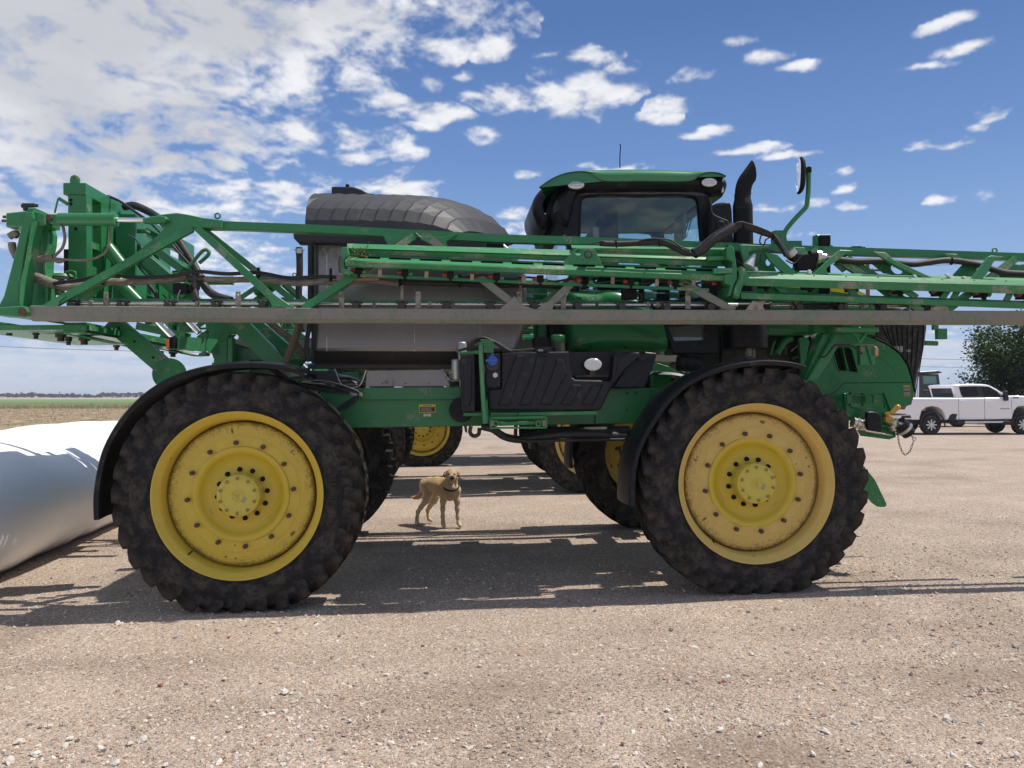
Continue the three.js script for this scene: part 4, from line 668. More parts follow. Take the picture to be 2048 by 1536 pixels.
for (const dz of [0, 1.5]) {
  arm(A(700, 445), A(1480, 1130), -1.15 - dz, .15, .10); arm(A(700, 1030), A(1130, 1400), -1.15 - dz, .16, .10); arm(A(930, 640), A(1190, 860), -.95 - dz, .10, .08, M.greenLit);
}
arm(Ic(900, 740), Ic(1420, 1270), -.85, .155, .12); arm(Ic(1100, 780), Ic(1650, 1260), -1.9, .155, .12); arm(A(1160, 700), A(1000, 580), -.9, .07, .05, M.greenLit);
arm(A(870, 1060), A(1150, 1120), -1.0, .07, .3, M.greenLit);
add(arms, 'pivot_disc', rod(PP(A(1085, 1370), -1.05), PP(A(1085, 1370), -1.3), .15, .15, 28), M.green);
add(arms, 'tower_plate', prism(via(Ic, [[600, 760], [1100, 760], [1110, 940], [1050, 1000], [950, 925], [880, 925], [850, 960], [850, 1270], [690, 1270], [700, 1200], [660, 1100], [620, 940]]), -.9, .06, .006), M.green);
add(arms, 'tower_plate', prism(via(Ic, [[850, 960], [905, 960], [905, 1260], [850, 1260]]), -.84, .10, .006), M.green);
add(arms, 'mount_bracket', loft([[[312, 945], [312, 1080]], [[830, 985], [830, 1155]]].map(([a, b], i) => { const w = i ? -.95 : -.6, p = PP(Ic(...a), w), q = PP(Ic(...b), w); return [p, q, V(q.x, q.y, q.z - .1), V(p.x, p.y, p.z - .1)]; })), M.greenLit);
add(arms, 'mount_bracket', loft([[[905, 1012], [905, 1160]], [[1120, 1080], [1120, 1215]]].map(([a, b], i) => { const w = i ? -1.2 : -.98, p = PP(Ic(...a), w), q = PP(Ic(...b), w); return [p, q, V(q.x, q.y, q.z - .1), V(p.x, p.y, p.z - .1)]; })), M.greenLit);
add(arms, 'tail_lamp', box(.025, .085, .06, ...PP(Ic(205, 1025), -.58).toArray()), M.orange); add(arms, 'lamp_housing', box(.06, .1, .08, ...PP(Ic(240, 1020), -.6).toArray()), M.blackMatte);
add(arms, 'clamp_plate', prism(via(Ic, [[530, 940], [560, 900], [640, 890], [650, 930], [622, 960], [622, 1110], [655, 1140], [640, 1165], [520, 1165], [540, 1130], [600, 1105], [600, 970]]), -.66, .03, .004), M.green);
for (const q of [Ic(630, 905), Ic(630, 1145)]) add(arms, 'clamp_bolt', rod(PP(q, -.63), PP(q, -.7), .018), M.darkMetal);
for (const [a, b, w] of [[A(1010, 1030), A(1110, 1135), -.7], [A(1205, 1030), A(1275, 1105), -.85]]) add(arms, 'cylinder_rod', rod(PP(a, w), PP(b, w), .028, .028, 18), M.chrome);
for (const [a, b, w, r] of [[A(760, 780), A(960, 985), -.75, .055], [A(980, 1010), A(1030, 1050), -.75, .04], [A(690, 560), A(800, 700), -.8, .06]]) add(arms, 'lift_cylinder', rod(PP(a, w), PP(b, w), r, r, 20), M.green);
add(arms, 'grab_hoop', tube(via(A, [[1205, 690], [1245, 640], [1300, 580], [1325, 575], [1338, 590], [1330, 610], [1275, 660]]).map(q => PP(q, -.7)), .017, 8, 50), M.greenLit);
for (const x of [760, 860, 980]) add(arms, 'arm_hole', rod(PP(A(x, 1075 + (x - 760) * .86), -1.145), PP(A(x, 1075 + (x - 760) * .86), -1.152), .012), M.blackMatte);
add(arms, 'chassis_beam', [lat(430, 690, 640, 712, -1.0, -1.12), lat(420, 705, 470, 780, -1.0, -2.8)], M.green);
// far-side boom: the same truss seen from its inner side
for (const src of [bm, ob]) { const c = src.clone(); c.name = src.name; c.scale.z = -1; c.position.z = 2 * CW; sprayer.add(c); }

// the near boom goes on past the front of the machine
const beyond = (name, parent, x0, y0, x1, y1, w, h, d, m) => { const k = (y1 - y0) / (x1 - x0), a = P(2255, y0 + k * (2255 - x0), w), b = P(2640, y0 + k * (2640 - x0), w); a.y -= h / 2; b.y -= h / 2; add(parent, name, bar(a, b, h, d), m); };
beyond('lower_chord', bm, 60, 612, 2260, 623, W0, .11, .1, M.boomLow); beyond('top_chord', bm, 1720, 495, 2260, 513, WT, .07, .07, M.green); beyond('lower_chord', bm, 150, 596.5, 2150, 607, WB, .03, .06, M.green);
beyond('middle_beam', ob, 1490, 556, 2260, 577, -.02, .07, .12, M.greenLit); beyond('lower_beam', ob, 1482, 584, 2260, 611, -.05, .05, .1, M.boomLow);
// ---------- cab ----------
const cab = part(sprayer, 'cab');
const WC = -1.02, WCF = 2 * CW - WC;
const roofOut = smooth(via(C, [[182, 455], [192, 390], [232, 322], [300, 268], [410, 222], [560, 200], [800, 192], [1100, 194], [1300, 200], [1405, 216], [1456, 244], [1468, 278], [1452, 330], [1438, 352]]), 4).concat(via(C, [[1360, 352], [1320, 330], [1280, 322], [900, 320], [540, 328], [440, 336], [400, 356], [352, 420], [310, 500], [286, 556], [246, 546], [212, 512]]));
add(cab, 'roof_shell', extr(poly(roofOut.map(([x, y]) => [x + 52 * sst(1190, 1070, x), y]), WC + .08), WC + .08, 2 * (WC + .08 - CW), .09, [], 4), M.black);
add(cab, 'rear_visor', toCreasedNormals(extr(poly(smooth([[1067, 424], [1065, 408], [1070, 392], [1082, 376], [1102, 362], [1150, 352], [1200, 350], [1196, 372], [1150, 384], [1128, 396], [1114, 420], [1106, 446], [1093, 457], [1080, 450]], 3, true), -1.25), -1.25, 1.0, .1, [], 5), .8), M.black);
add(cab, 'visor_trim', extr(poly([[1100, 395], [1112, 382], [1122, 384], [1112, 402]], -1.16), -1.16, .04, .01), M.blackMatte);
const capOut = smooth(via(C, [[262, 290], [320, 246], [420, 206], [560, 182], [800, 173], [1100, 177], [1300, 188], [1400, 202], [1440, 222]]), 4).concat(smooth(via(C, [[1436, 232], [1400, 222], [1330, 214], [1290, 222], [1262, 240], [1240, 254], [900, 258], [650, 254], [620, 242], [590, 224], [540, 216], [420, 224], [340, 252], [275, 296]]), 3));
{ // roof cap: rises from its lower edge, rolls over and crowns towards the middle
  const n = 40, rs = (list, w) => { const c = new THREE.CatmullRomCurve3(list.map(q => { const p = P2(q, w); return V(p[0], p[1], 0); }), false, 'centripetal'); return c.getSpacedPoints(n); };
  const wz = WC + .12, top = rs(via(C, [[250, 300], [320, 248], [420, 207], [560, 183], [800, 174], [1100, 177], [1300, 188], [1400, 203], [1448, 228]]), wz), bot = rs(via(C, [[258, 303], [335, 254], [425, 217], [530, 207], [580, 215], [612, 238], [648, 260], [900, 264], [1236, 260], [1262, 244], [1290, 222], [1330, 212], [1400, 216], [1446, 234]]), wz);
  const sec = (z, f, lift, inn) => { const o = [], sh = i => inn * (.5 - i / n) + .22 * clamp((wz - z) / 1.2, 0, 1.5) * Math.pow(1 - i / n, 3); for (let i = 0; i <= n; i++) o.push(V(top[i].x + sh(i), mix(bot[i].y, top[i].y, f) + lift, z)); for (let i = n; i >= 0; i--) o.push(V(bot[i].x + sh(i), bot[i].y - (f < .3 ? 0 : .0), z)); return o; };
  const L2 = [[wz, .05, 0, 0], [wz + .012, .30, 0, 0], [wz + .004, .62, 0, 0], [wz - .03, .86, 0, 0], [wz - .09, 1, .004, .02], [wz - .3, 1, .022, .05], [CW, 1, .034, .06]];
  add(cab, 'roof_cap', toCreasedNormals(loft([...L2, ...L2.slice(0, -1).reverse().map(a => [2 * CW - a[0], a[1], a[2], a[3]])].map(a => sec(...a))), 1.0), M.roofGreen);
}
for (const [x, y, rx, ry] of [[488, 285, 53, 28], [1342, 270, 49, 28]]) {
  add(cab, 'light_bezel', prism(via(C, circ(x, y, rx + 9, 28, ry + 9)), WC + .105, .05, .01), M.blackMatte);
  const lp = part(cab, 'roof_light'); add(lp, 'lens', prism(via(C, circ(x, y, rx, 28, ry)), WC + .12, .03, .012, [], 3), M.lens);
  for (const dy of [-9, 5]) add(lp, 'lens_bar', bar(PP(C(x - rx * .72, y + dy), WC + .1225), PP(C(x + rx * .72, y + dy), WC + .1225), .004, .003), M.grey);
}
add(cab, 'marker_lamp', prism(via(C, [[1418, 290], [1430, 282], [1432, 330], [1420, 338]]), WC + .07, .1, .004), M.lens);
add(cab, 'antenna', tube(via(C, [[768, 178], [767, 120], [770, 60], [772, 42], [767, 26]]).map(q => PP(q, CW)), .006, 6), M.blackMatte);
const doorOuter = via(C, [[402, 335], [520, 318], [1322, 318], [1348, 345], [1372, 560], [1395, 760], [1400, 1060], [1180, 1120], [470, 1120], [440, 800], [418, 560]]);
const doorHole = smooth(via(C, [[560, 356], [900, 354], [1235, 358], [1262, 374], [1275, 430], [1296, 640], [1310, 900], [1290, 1010], [1000, 1030], [620, 1030], [515, 1010], [505, 800], [508, 600], [514, 430], [524, 374]]), 3, true);
add(cab, 'door_frame', prism(doorOuter, WC, .07, .012, [doorHole], 2), M.black);
add(cab, 'door_glass', prism(doorHole, WC - .02, .006, 0), M.glass);
add(cab, 'window_gasket', (() => { const pts = poly(doorHole, WC).map(p => V(p[0], p[1], WC + .002)); return new THREE.TubeGeometry(new THREE.CatmullRomCurve3(pts, true), 120, .008, 6, true); })(), M.blackMatte);
const shiftZ = (g, dz) => { g.translate(0, 0, dz); return g; };
add(cab, 'far_door_frame', shiftZ(prism(doorOuter, WC, .07, .012, [doorHole], 2), WCF - WC + .07), M.black);
add(cab, 'far_door_glass', shiftZ(prism(doorHole, WC - .02, .006, 0), WCF - WC + .05), M.glass);
const latWall = (q0, q1, w, t, m, name) => { const a = PP(q0, w), b = PP(q1, w); return add(cab, name, bar(V((a.x), a.y, WC - .07), V(b.x, b.y, WC - .07), t, -(WCF - WC) - .14), m); };
latWall(C(405, 350), C(460, 1100), WC, .012, M.glass, 'rear_window'); latWall(C(1345, 360), C(1400, 1000), WC, .012, M.glass, 'windscreen');
add(cab, 'rear_post', prism(via(C, [[402, 335], [470, 335], [505, 1110], [470, 1120], [440, 800]]), WC - .07, .12, .01), M.black);
add(cab, 'rear_post', shiftZ(prism(via(C, [[402, 335], [470, 335], [505, 1110], [470, 1120], [440, 800]]), WC - .07, .12, .01), WCF - WC + .26), M.black);
const flo = (y, q, name, m) => { const a = PP(C(430, y), WC), b = PP(C(1390, y), WC), g = new THREE.BoxGeometry(b.x - a.x, q, Math.abs(WCF - WC)); g.translate((a.x + b.x) / 2, a.y, CW); add(cab, name, boxUV(g), m); };
flo(1100, .12, 'cab_floor', M.blackMatte); flo(335, .05, 'headliner', M.trim);
add(cab, 'seat', [box(.5, .14, .52, PP(C(800, 900), CW).x, PP(C(800, 900), CW).y, CW), box(.14, .75, .5, PP(C(690, 900), CW).x, PP(C(700, 700), CW).y, CW), box(.12, .22, .28, PP(C(690, 900), CW).x, PP(C(700, 470), CW).y, CW)], M.blackMatte);
add(cab, 'rear_panel', box(.06, .5, 1.5, PP(C(530, 500), CW).x, PP(C(530, 800), CW).y, CW), M.trim);
add(cab, 'console', [box(.3, .3, .3, PP(C(950, 850), CW).x, PP(C(950, 850), CW).y, CW + .4), box(.03, .26, .34, PP(C(1080, 600), CW).x, PP(C(1080, 620), CW).y, CW + .42), rod(V(PP(C(1080, 600), CW).x, PP(C(1080, 700), CW).y, CW + .42), V(PP(C(950, 850), CW).x, PP(C(950, 850), CW).y, CW + .4), .03)], M.trim);
add(cab, 'steering_column', [rod(PP(C(1180, 1000), CW), PP(C(1120, 760), CW), .05), (() => { const p = PP(C(1115, 745), CW), g = new THREE.TorusGeometry(.19, .018, 8, 30); g.rotateX(Math.PI / 2); g.rotateZ(-.5); g.translate(p.x, p.y, p.z); return g; })()], M.blackMatte);
for (const x of [1150, 1190, 1205]) add(cab, 'wiper_arm', rod(PP(C(x - 10, 620), WCF + .1), PP(C(x + 30, 470), WCF + .1), .007), M.blackMatte);
add(cab, 'grab_rail', tube(via(C, [[1345, 370], [1350, 400], [1362, 470], [1385, 495], [1430, 510], [1455, 540]]).map(q => PP(q, WC + .05)), .012, 8), M.black);
add(cab, 'cab_mirror', prism(smooth(via(C, [[1358, 450], [1372, 410], [1420, 394], [1468, 396], [1484, 420], [1492, 560], [1490, 700], [1376, 700], [1362, 560]]), 3, true), -.80, .16, .03, [], 3), M.black);
add(cab, 'cab_mirror', prism(smooth(via(C, [[1392, 530], [1404, 512], [1440, 516], [1448, 540], [1448, 660], [1396, 660]]), 3, true), -.70, .06, .02, [], 2), M.black);
// green cab base and step well
add(cab, 'cab_base', toCreasedNormals(extr(poly(smooth([[1136, 590], [1142, 580], [1165, 580], [1195, 581], [1214, 577], [1240, 578], [1272, 590], [1300, 606], [1335, 640], [1344, 670], [1342, 699], [1338, 701], [1240, 701], [1150, 701], [1145, 698], [1140, 640]], 3, true), -.78), -.78, 1.0, .12, [], 6), .8), M.hoodGreen);
for (const q of [N(1170, 985), N(1598, 990)]) add(cab, 'panel_bolt', rod(PP(q, -.775), PP(q, -.79), .010), M.blackMatte);
add(cab, 'step_well', prism(via(N, [[620, 640], [940, 640], [940, 1030], [640, 1030]]), -1.15, .5, .01), M.black);
add(cab, 'step_column', prism(via(N, [[462, 640], [620, 640], [620, 1000], [470, 1000]]), -1.25, .3, .02), M.green);
decal(cab, 'white_tag', ...N(838, 690), ...N(905, 775), -1.14, (x, w, h) => { x.fillStyle = '#b9bcc0'; x.fillRect(0, 0, w, h); x.fillStyle = '#555'; for (let i = 0; i < 5; i++) x.fillRect(w * .2, h * .3 + i * h * .12, w * .6, h * .04); x.beginPath(); x.arc(w / 2, h * .15, w * .12, 0, 7); x.fill(); }, 64, 128).rotation.z = 0;
add(cab, 'lower_housing', prism(via(C, [[1040, 1150], [1400, 1150], [1402, 1370], [1110, 1368], [1080, 1290], [1045, 1200]]), -.80, .3, .012, [via(C, [[1062, 1192], [1312, 1172], [1316, 1288], [1112, 1294]])]), M.black);
add(cab, 'lower_window', prism(via(C, [[1058, 1188], [1316, 1168], [1320, 1292], [1108, 1298]]), -.83, .01, 0), new THREE.MeshPhysicalMaterial({ color: new THREE.Color().setRGB(.10, .13, .12), roughness: .06, clearcoat: 1 }));
// ---------- exhaust ----------
const ex = part(sprayer, 'exhaust');
{ const WX = -.85, m = mpp(WX), c = PP(C(1557, 655), WX), base = PP(C(1557, 1160), WX);
  const top = PP(C(1555, 415), WX).y, nk = PP(C(1555, 385), WX).y, t2 = PP(C(1555, 345), WX).y, R = m * 19.7, r2 = m * 16.2;
  add(ex, 'exhaust_muffler', new THREE.LatheGeometry([[0, base.y], [R, base.y], [R, top - .02], [R * .97, top], [r2 * 1.04, nk], [r2, nk + .01], [r2, t2]].map(a => new THREE.Vector2(...a)), 32).translate(c.x, 0, WX), M.blackMatte.clone());
  add(ex, 'muffler_band', new THREE.CylinderGeometry(R * 1.015, R * 1.015, .02, 32).translate(c.x, top - .04, WX), M.black);
  // elbow: bends forward and ends in a slanted mouth
  const path = smooth(via(C, [[1555, 352], [1556, 322], [1562, 292], [1574, 262], [1592, 236]]).map(q => P2(q, WX)), 4), secs = path.map((p, i) => {
    const a = path[Math.max(0, i - 1)], b = path[Math.min(path.length - 1, i + 1)], l = Math.hypot(b[0] - a[0], b[1] - a[1]), nx = -(b[1] - a[1]) / l, ny = (b[0] - a[0]) / l, k = i / (path.length - 1), r = r2 * (1 - .02 * k);
    return Array.from({ length: 20 }, (_, j) => { const t = j / 20 * 2 * Math.PI, s = Math.cos(t); return V(p[0] + nx * r * s + (b[0] - a[0]) / l * (k > .95 ? (s + 1) * r * .95 : 0), p[1] + ny * r * s + (b[1] - a[1]) / l * (k > .95 ? (s + 1) * r * .95 : 0), WX + r * Math.sin(t)); });
  });
  add(ex, 'exhaust_elbow', toCreasedNormals(loft(secs), .9), M.blackMatte);
  const bx = PP(C(1570, 1245), WX); add(ex, 'exhaust_can', new THREE.LatheGeometry([[0, 0], [m * 44, 0], [m * 46, .012], [m * 46, m * 58], [m * 44, m * 60], [0, m * 60]].map(a => new THREE.Vector2(...a)), 36).translate(bx.x + m * 6, PP(C(1570, 1335), WX).y, WX - .1), M.black);
  add(ex, 'can_bracket', [rod(PP(C(1590, 1335), WX), PP(C(1590, 1390), WX), .03), rod(PP(C(1620, 1335), WX - .1), PP(C(1620, 1390), WX - .1), .02)], M.bracket);
}
// ---------- long-arm mirror ----------
const mi = part(sprayer, 'mirror_arm');
add(mi, 'arm_tube', tube(via(D, [[520, 660], [512, 620], [520, 585], [560, 530], [620, 465], [655, 425], [662, 380], [668, 320], [670, 180]]).map(q => PP(q, -.75)), .023, 10, 60), M.green);
add(mi, 'arm_clamp', [box(.05, .05, .05, ...PP(D(665, 195), -.75).toArray()), rod(PP(D(640, 195), -.75), PP(D(680, 195), -.75), .018), rod(PP(D(672, 172), -.75), PP(D(672, 215), -.75), .016)], M.blackMatte);
{ const p = PP(D(612, 228), -.75), g = new THREE.SphereGeometry(1, 32, 24); const q = g.attributes.position; for (let i = 0; i < q.count; i++) { const sx = q.getX(i), sy = q.getY(i), sz = q.getZ(i), s = Math.sign(sx) || 1; q.setXYZ(i, sx > 0 ? sx * .05 : sx * .018, Math.sign(sy) * Math.pow(Math.abs(sy), .7) * .178, Math.sign(sz) * Math.pow(Math.abs(sz), .7) * .085); }
  g.computeVertexNormals(); const h = add(mi, 'mirror_housing', g, M.blackMatte); h.position.copy(p); h.rotation.set(0, -.09, -.05);
  const gl = new THREE.SphereGeometry(1, 32, 16); const r = gl.attributes.position; for (let i = 0; i < r.count; i++) { const sy = r.getY(i), sz = r.getZ(i); r.setXYZ(i, -.016 + r.getX(i) * .006, Math.sign(sy) * Math.pow(Math.abs(sy), .7) * .163, Math.sign(sz) * Math.pow(Math.abs(sz), .7) * .072); } gl.computeVertexNormals(); const gm = add(mi, 'mirror_glass', gl, M.mirror); gm.position.copy(p); gm.rotation.copy(h.rotation); }
add(mi, 'arm_mount', [box(.09, .12, .1, ...PP(D(470, 625), -.72).toArray()), box(.25, .05, .1, ...PP(D(530, 668), -.72).toArray())], M.green);
// ---------- hood ----------
const hd = part(sprayer, 'hood');
const WH = -1.18, HD = 2 * (WH - CW);
add(hd, 'hood_top', toCreasedNormals(extr(poly([[1436, 560], [1560, 564], [1660, 570], [1735, 588], [1756, 600], [1756, 676], [1700, 668], [1640, 671], [1537, 671], [1436, 671]], WH), WH, HD, .06, [], 4), .8), M.hoodGreen);
add(hd, 'yellow_stripe', prism([[1545, 569], [1583, 571], [1664, 575], [1706, 577], [1722, 583], [1735, 590], [1696, 587], [1664, 583], [1631, 578], [1545, 573]], WH + .006, .01, .001), new THREE.MeshStandardMaterial({ color: new THREE.Color().setRGB(.72, .55, .02), roughness: .3 }));
add(hd, 'hood_crease', loft([[[1537, 657], [1640, 661]]].flatMap(([a, b]) => [a, b].map(q => { const p = PP(q, WH + .005); return [V(p.x, p.y + .012, WH - .003), V(p.x, p.y, WH + .022), V(p.x, p.y - .03, WH - .003)]; }))), M.hoodGreen);
const sideOut = [[1598, 676], [1640, 672], [1700, 664], [1749, 679], [1776, 691], [1799, 709], [1814, 731], [1822, 757], [1828, 786], [1823, 809], [1790, 820], [1740, 832], [1660, 850], [1610, 840], [1604, 760]];
const vent1 = via(J, [[630, 950], [690, 905], [745, 912], [808, 1222], [705, 1208]]), vent2 = via(J, [[755, 925], [830, 932], [868, 960], [942, 1238], [832, 1220]]);
const slots = Array.from({ length: 11 }, (_, i) => { const y = 612 + i * 21, k = Math.sin((i + .8) / 11.6 * Math.PI), x1 = 365 + 125 * k, x0 = 305 + 40 * k; return via(L, [[x0, y], [x1, y + 1], [x1, y + 8], [x0, y + 7]]); });
add(hd, 'side_panel', prism(sideOut, WH + .03, .05, .002, [vent1, vent2, ...slots], 1), M.hoodGreen);
add(hd, 'vent_mesh', prism([[1600, 678], [1740, 680], [1740, 790], [1640, 820], [1606, 760]], WH - .025, .01, 0), M.blackMatte);
for (const v of [vent1, vent2]) for (let k = 0; k < 12; k++) { const t = (k + .5) / 12; const a = [mix(v[0][0], v[4][0], t), mix(v[0][1], v[4][1], t)], b = [mix(v[2][0], v[3][0], t), mix(v[2][1], v[3][1], t)]; add(hd, 'vent_louver', bar(PP(a, WH - .005), PP([b[0], b[1] + 1], WH - .005), .006, .018), M.black); }
for (const v of [vent1, vent2]) add(hd, 'vent_lip', tube([v[0], v[4], v[3]].map(q => PP(q, WH + .032)), .006, 6, 30), M.hoodGreen);
add(hd, 'panel_gap', tube([[1640, 795], [1668, 785], [1680, 775], [1687, 766.5], [1700, 766], [1822, 765]].map(q => PP(q, WH + .0305)), .003, 5, 40), M.blackMatte);
add(hd, 'panel_edge', tube(smooth([[1749, 677], [1776, 689], [1800, 707], [1816, 730], [1824, 757], [1829, 784]], 3).map(q => PP(q, WH + .02)), .012, 8, 40), M.blackMatte);
add(hd, 'body_crease', tube(smooth(via(L, [[880, 432], [960, 452], [1040, 510], [1100, 580], [1135, 655]]), 3).map(q => PP(q, WH + .026)), .008, 6, 40), M.hoodGreen);
const meshMat = dusty([.012, .012, .014], [.09, .085, .08], .3, .25, { seed: 61, rough: .5 });
add(hd, 'front_grille', toCreasedNormals(extr(poly(smooth([[1752, 598], [1800, 612], [1842, 630], [1856, 643], [1855, 670], [1850, 705], [1840, 745], [1832, 790], [1826, 806], [1800, 812], [1770, 780], [1752, 700]], 2, true), WH), WH, HD, .05, [], 3), .8), meshMat);
for (let k = 0; k < 9; k++) { const t = k / 8; add(hd, 'grille_rib', tube([[mix(1762, 1848, t), mix(612, 640, t)], [mix(1764, 1846, t), mix(650, 690, t)], [mix(1790, 1830, t), mix(700, 790, t)]].map(q => PP(q, WH + .004)), .005, 5, 20), M.black); }
for (const q of [[1790, 692, 1806, 704], [1813, 699, 1821, 704]]) add(hd, 'grille_opening', prism([[q[0], q[1]], [q[2], q[1]], [q[2], q[3]], [q[0], q[3]]], WH + .006, .006, .001), M.grey);
decal(hd, 'warning_label', ...L(1222, 772), ...L(1300, 900), WH + .033, (x, w, h) => { x.fillStyle = '#c9a23a'; x.fillRect(0, 0, w, h); x.fillStyle = '#14140f'; x.fillRect(8, 36, w - 16, h - 44); x.fillStyle = '#14140f'; x.font = 'bold 20px sans-serif'; x.textAlign = 'center'; x.fillText('WARNING', w / 2, 26); x.fillStyle = '#8d9096'; x.fillRect(14, 48, w - 28, 54); x.fillRect(14, 122, w - 28, 60); x.fillStyle = '#14140f'; for (let i = 0; i < 3; i++) { x.fillRect(22, 58 + i * 14, w - 44, 4); x.fillRect(22, 132 + i * 15, w - 50, 4); } }, 128, 200);
// engine bay seen behind the fender
const eng = part(sprayer, 'engine');
add(eng, 'engine_block', prism([[1440, 670], [1610, 672], [1640, 800], [1440, 800]], -1.35, .9, .02), M.darkMetal);
for (const [a, r, m] of [[[[740, 800], [770, 680], [800, 600]], .015, M.green], [[[830, 790], [900, 680], [960, 600], [1050, 560]], .035, M.green], [[[960, 800], [950, 700], [930, 620]], .022, M.darkMetal], [[[1040, 750], [1120, 680], [1195, 600]], .008, M.steel], [[[1060, 860], [1130, 830], [1190, 800]], .014, M.green]]) add(eng, 'engine_pipe', tube(via(K, a).map(q => PP(q, -1.25)), r, 8, 30), m);
add(eng, 'hose_elbow', [tube(via(K, [[1330, 590], [1400, 560], [1470, 580], [1480, 640], [1430, 720]]).map(q => PP(q, -.75)), .045, 10, 30), tube(via(K, [[1470, 500], [1420, 540], [1360, 600], [1330, 700], [1290, 900], [1250, 1100]]).map(q => PP(q, -.72)), .024, 8, 40)], M.hose);
add(eng, 'air_spring', corrug(via(E, [[180, 400], [250, 405], [320, 415]]).map(q => PP(q, -.9)), .08, 10, 16), M.hose);
// ---------- boom cradle ----------
const cr = part(sprayer, 'boom_cradle');
add(cr, 'cradle_post', prism([[1634, 469], [1662, 469], [1662, 645], [1632, 645]], -.52, .10, .008), M.green);
add(cr, 'rubber_pad', prism(via(Sc, [[1070, 232], [1190, 232], [1194, 260], [1190, 930], [1070, 930], [1060, 262]]), -.49, .04, .008), M.blackMatte);
add(cr, 'cradle_block', prism(via(J, [[420, 610], [745, 560], [760, 690], [720, 720], [440, 765], [405, 740]]), -.45, .12, .008), M.green);
add(cr, 'cradle_fork', prism(via(J, [[740, 550], [765, 550], [768, 610], [870, 605], [872, 550], [900, 552], [898, 690], [742, 690]]), -.20, .10, .006), M.green);
add(cr, 'cradle_fork_floor', prism(via(J, [[750, 610], [890, 606], [890, 688], [748, 688]]), -.24, .04, .004), M.blackMatte);
add(cr, 'cradle_shelf', prism(via(J, [[672, 690], [830, 683], [1195, 688], [1198, 745], [830, 742], [700, 728]]), -.18, .22, .006), M.greenDusty);
add(cr, 'cradle_brace', prism(via(J, [[690, 738], [820, 742], [440, 1330], [330, 1330]]), -.40, .05, .006), M.green);
add(cr, 'cradle_leg', prism(via(J, [[520, 760], [650, 750], [560, 960], [440, 1120], [340, 1330], [290, 1330], [420, 1000]]), -.46, .14, .008), M.green);
for (const q of [[[850, 745], [920, 800], [945, 880], [985, 880], [1060, 750], [1035, 750], [960, 850], [935, 790], [890, 745]]]) add(cr, 'web_plate', prism(via(J, q), -.28, .02, .003), M.green);
add(cr, 'light_bracket', loft([[[745, 900], [1135, 892], [1135, 905], [745, 915]]].flatMap(q => [0, 1].map(s => via(J, q).map(p => { const v = PP(p, -.30); v.z -= s * .3; return v; })))), M.green);
add(cr, 'light_box', [prism(via(J, [[960, 905], [1045, 898], [1110, 1140], [970, 1140]]), -.36, .06, .004), prism(via(J, [[1040, 895], [1140, 898], [1145, 1140], [1110, 1140]]), -.34, .05, .004)], M.green);
add(cr, 'amber_lamp', prism(via(J, [[1148, 930], [1175, 928], [1192, 945], [1190, 1030], [1170, 1042], [1148, 1040]]), -.32, .08, .012, [], 2), M.orange); add(cr, 'lamp_lens', prism(via(J, [[1146, 920], [1165, 918], [1172, 945], [1170, 1020], [1148, 1030]]), -.31, .06, .008), M.grey);
add(cr, 'lamp_wire', tube(via(J, [[480, 1040], [540, 1045], [600, 980], [660, 910], [760, 905], [870, 915], [930, 960], [990, 1010]]).map(q => PP(q, -.3)), .010, 7, 50), M.hose);
add(cr, 'far_junction_box', [box(.12, .13, .06, ...PP([1882, 668], -2.6).toArray()), rod(PP([1850, 686], -2.6), PP([1874, 687], -2.6), .03), box(.06, .12, .05, ...PP([1870, 650], -2.6).toArray())], M.green);
add(cr, 'mirror_stay', [bar(PP(D(950, 690), -.3), PP(D(1010, 690), -.3), .03, .05), rod(PP(D(1000, 690), -.3), PP(D(1030, 692), -.3), .012)], M.blackMatte);
// ---------- front loading bracket ----------
const lb = part(sprayer, 'fill_station');
const WL = -.85;
add(lb, 'bracket_plate', prism(via(L, [[565, 852], [995, 858], [1010, 880], [1080, 1075], [1082, 1250], [985, 1245], [900, 1100], [560, 1010], [548, 870]]), WL, .02, .003, [via(L, [[610, 888], [872, 885], [872, 990], [610, 985]]), via(L, [[925, 945], [990, 948], [1008, 1000], [1000, 1048], [940, 1046]])]), M.hoodGreen);
add(lb, 'bracket_side', prism(via(L, [[525, 868], [565, 862], [572, 1020], [760, 1135], [610, 1140], [545, 1060]]), WL - .01, .06, .004), M.hoodGreen);
add(lb, 'bracket_back', prism(via(L, [[590, 870], [780, 870], [780, 1010], [590, 1005]]), WL - .12, .04, .004), M.hoodGreen); add(lb, 'bracket_web', prism(via(L, [[600, 870], [900, 870], [890, 900], [600, 900]]), WL - .02, .1, .003), M.hoodGreen);
add(lb, 'bracket_lip', [bar(PP(L(600, 855), WL + .05), PP(L(1000, 862), WL + .05), .008, .06), bar(PP(L(1002, 862), WL + .03), PP(L(1082, 1075), WL + .03), .010, .04)], M.hoodGreen);
add(lb, 'bracket_tray', prism(via(L, [[780, 1310], [830, 1300], [1080, 1240], [1130, 1258], [1136, 1385], [1060, 1412], [826, 1380]]), WL + .04, .18, .006), M.hoodGreen);
for (const [x, y] of [[590, 872], [590, 998], [735, 872], [735, 1000]]) add(lb, 'bracket_bolt', rod(PP(L(x, y), WL + .008), PP(L(x, y), WL - .01), .014, .014, 6), M.darkMetal);
add(lb, 'convex_mirror', prism(smooth(via(L, [[800, 1088], [870, 1082], [945, 1110], [970, 1150], [974, 1300], [950, 1338], [900, 1335], [815, 1305], [798, 1270], [790, 1120]]), 3, true), WL + .14, .05, .015, [], 3), M.black);
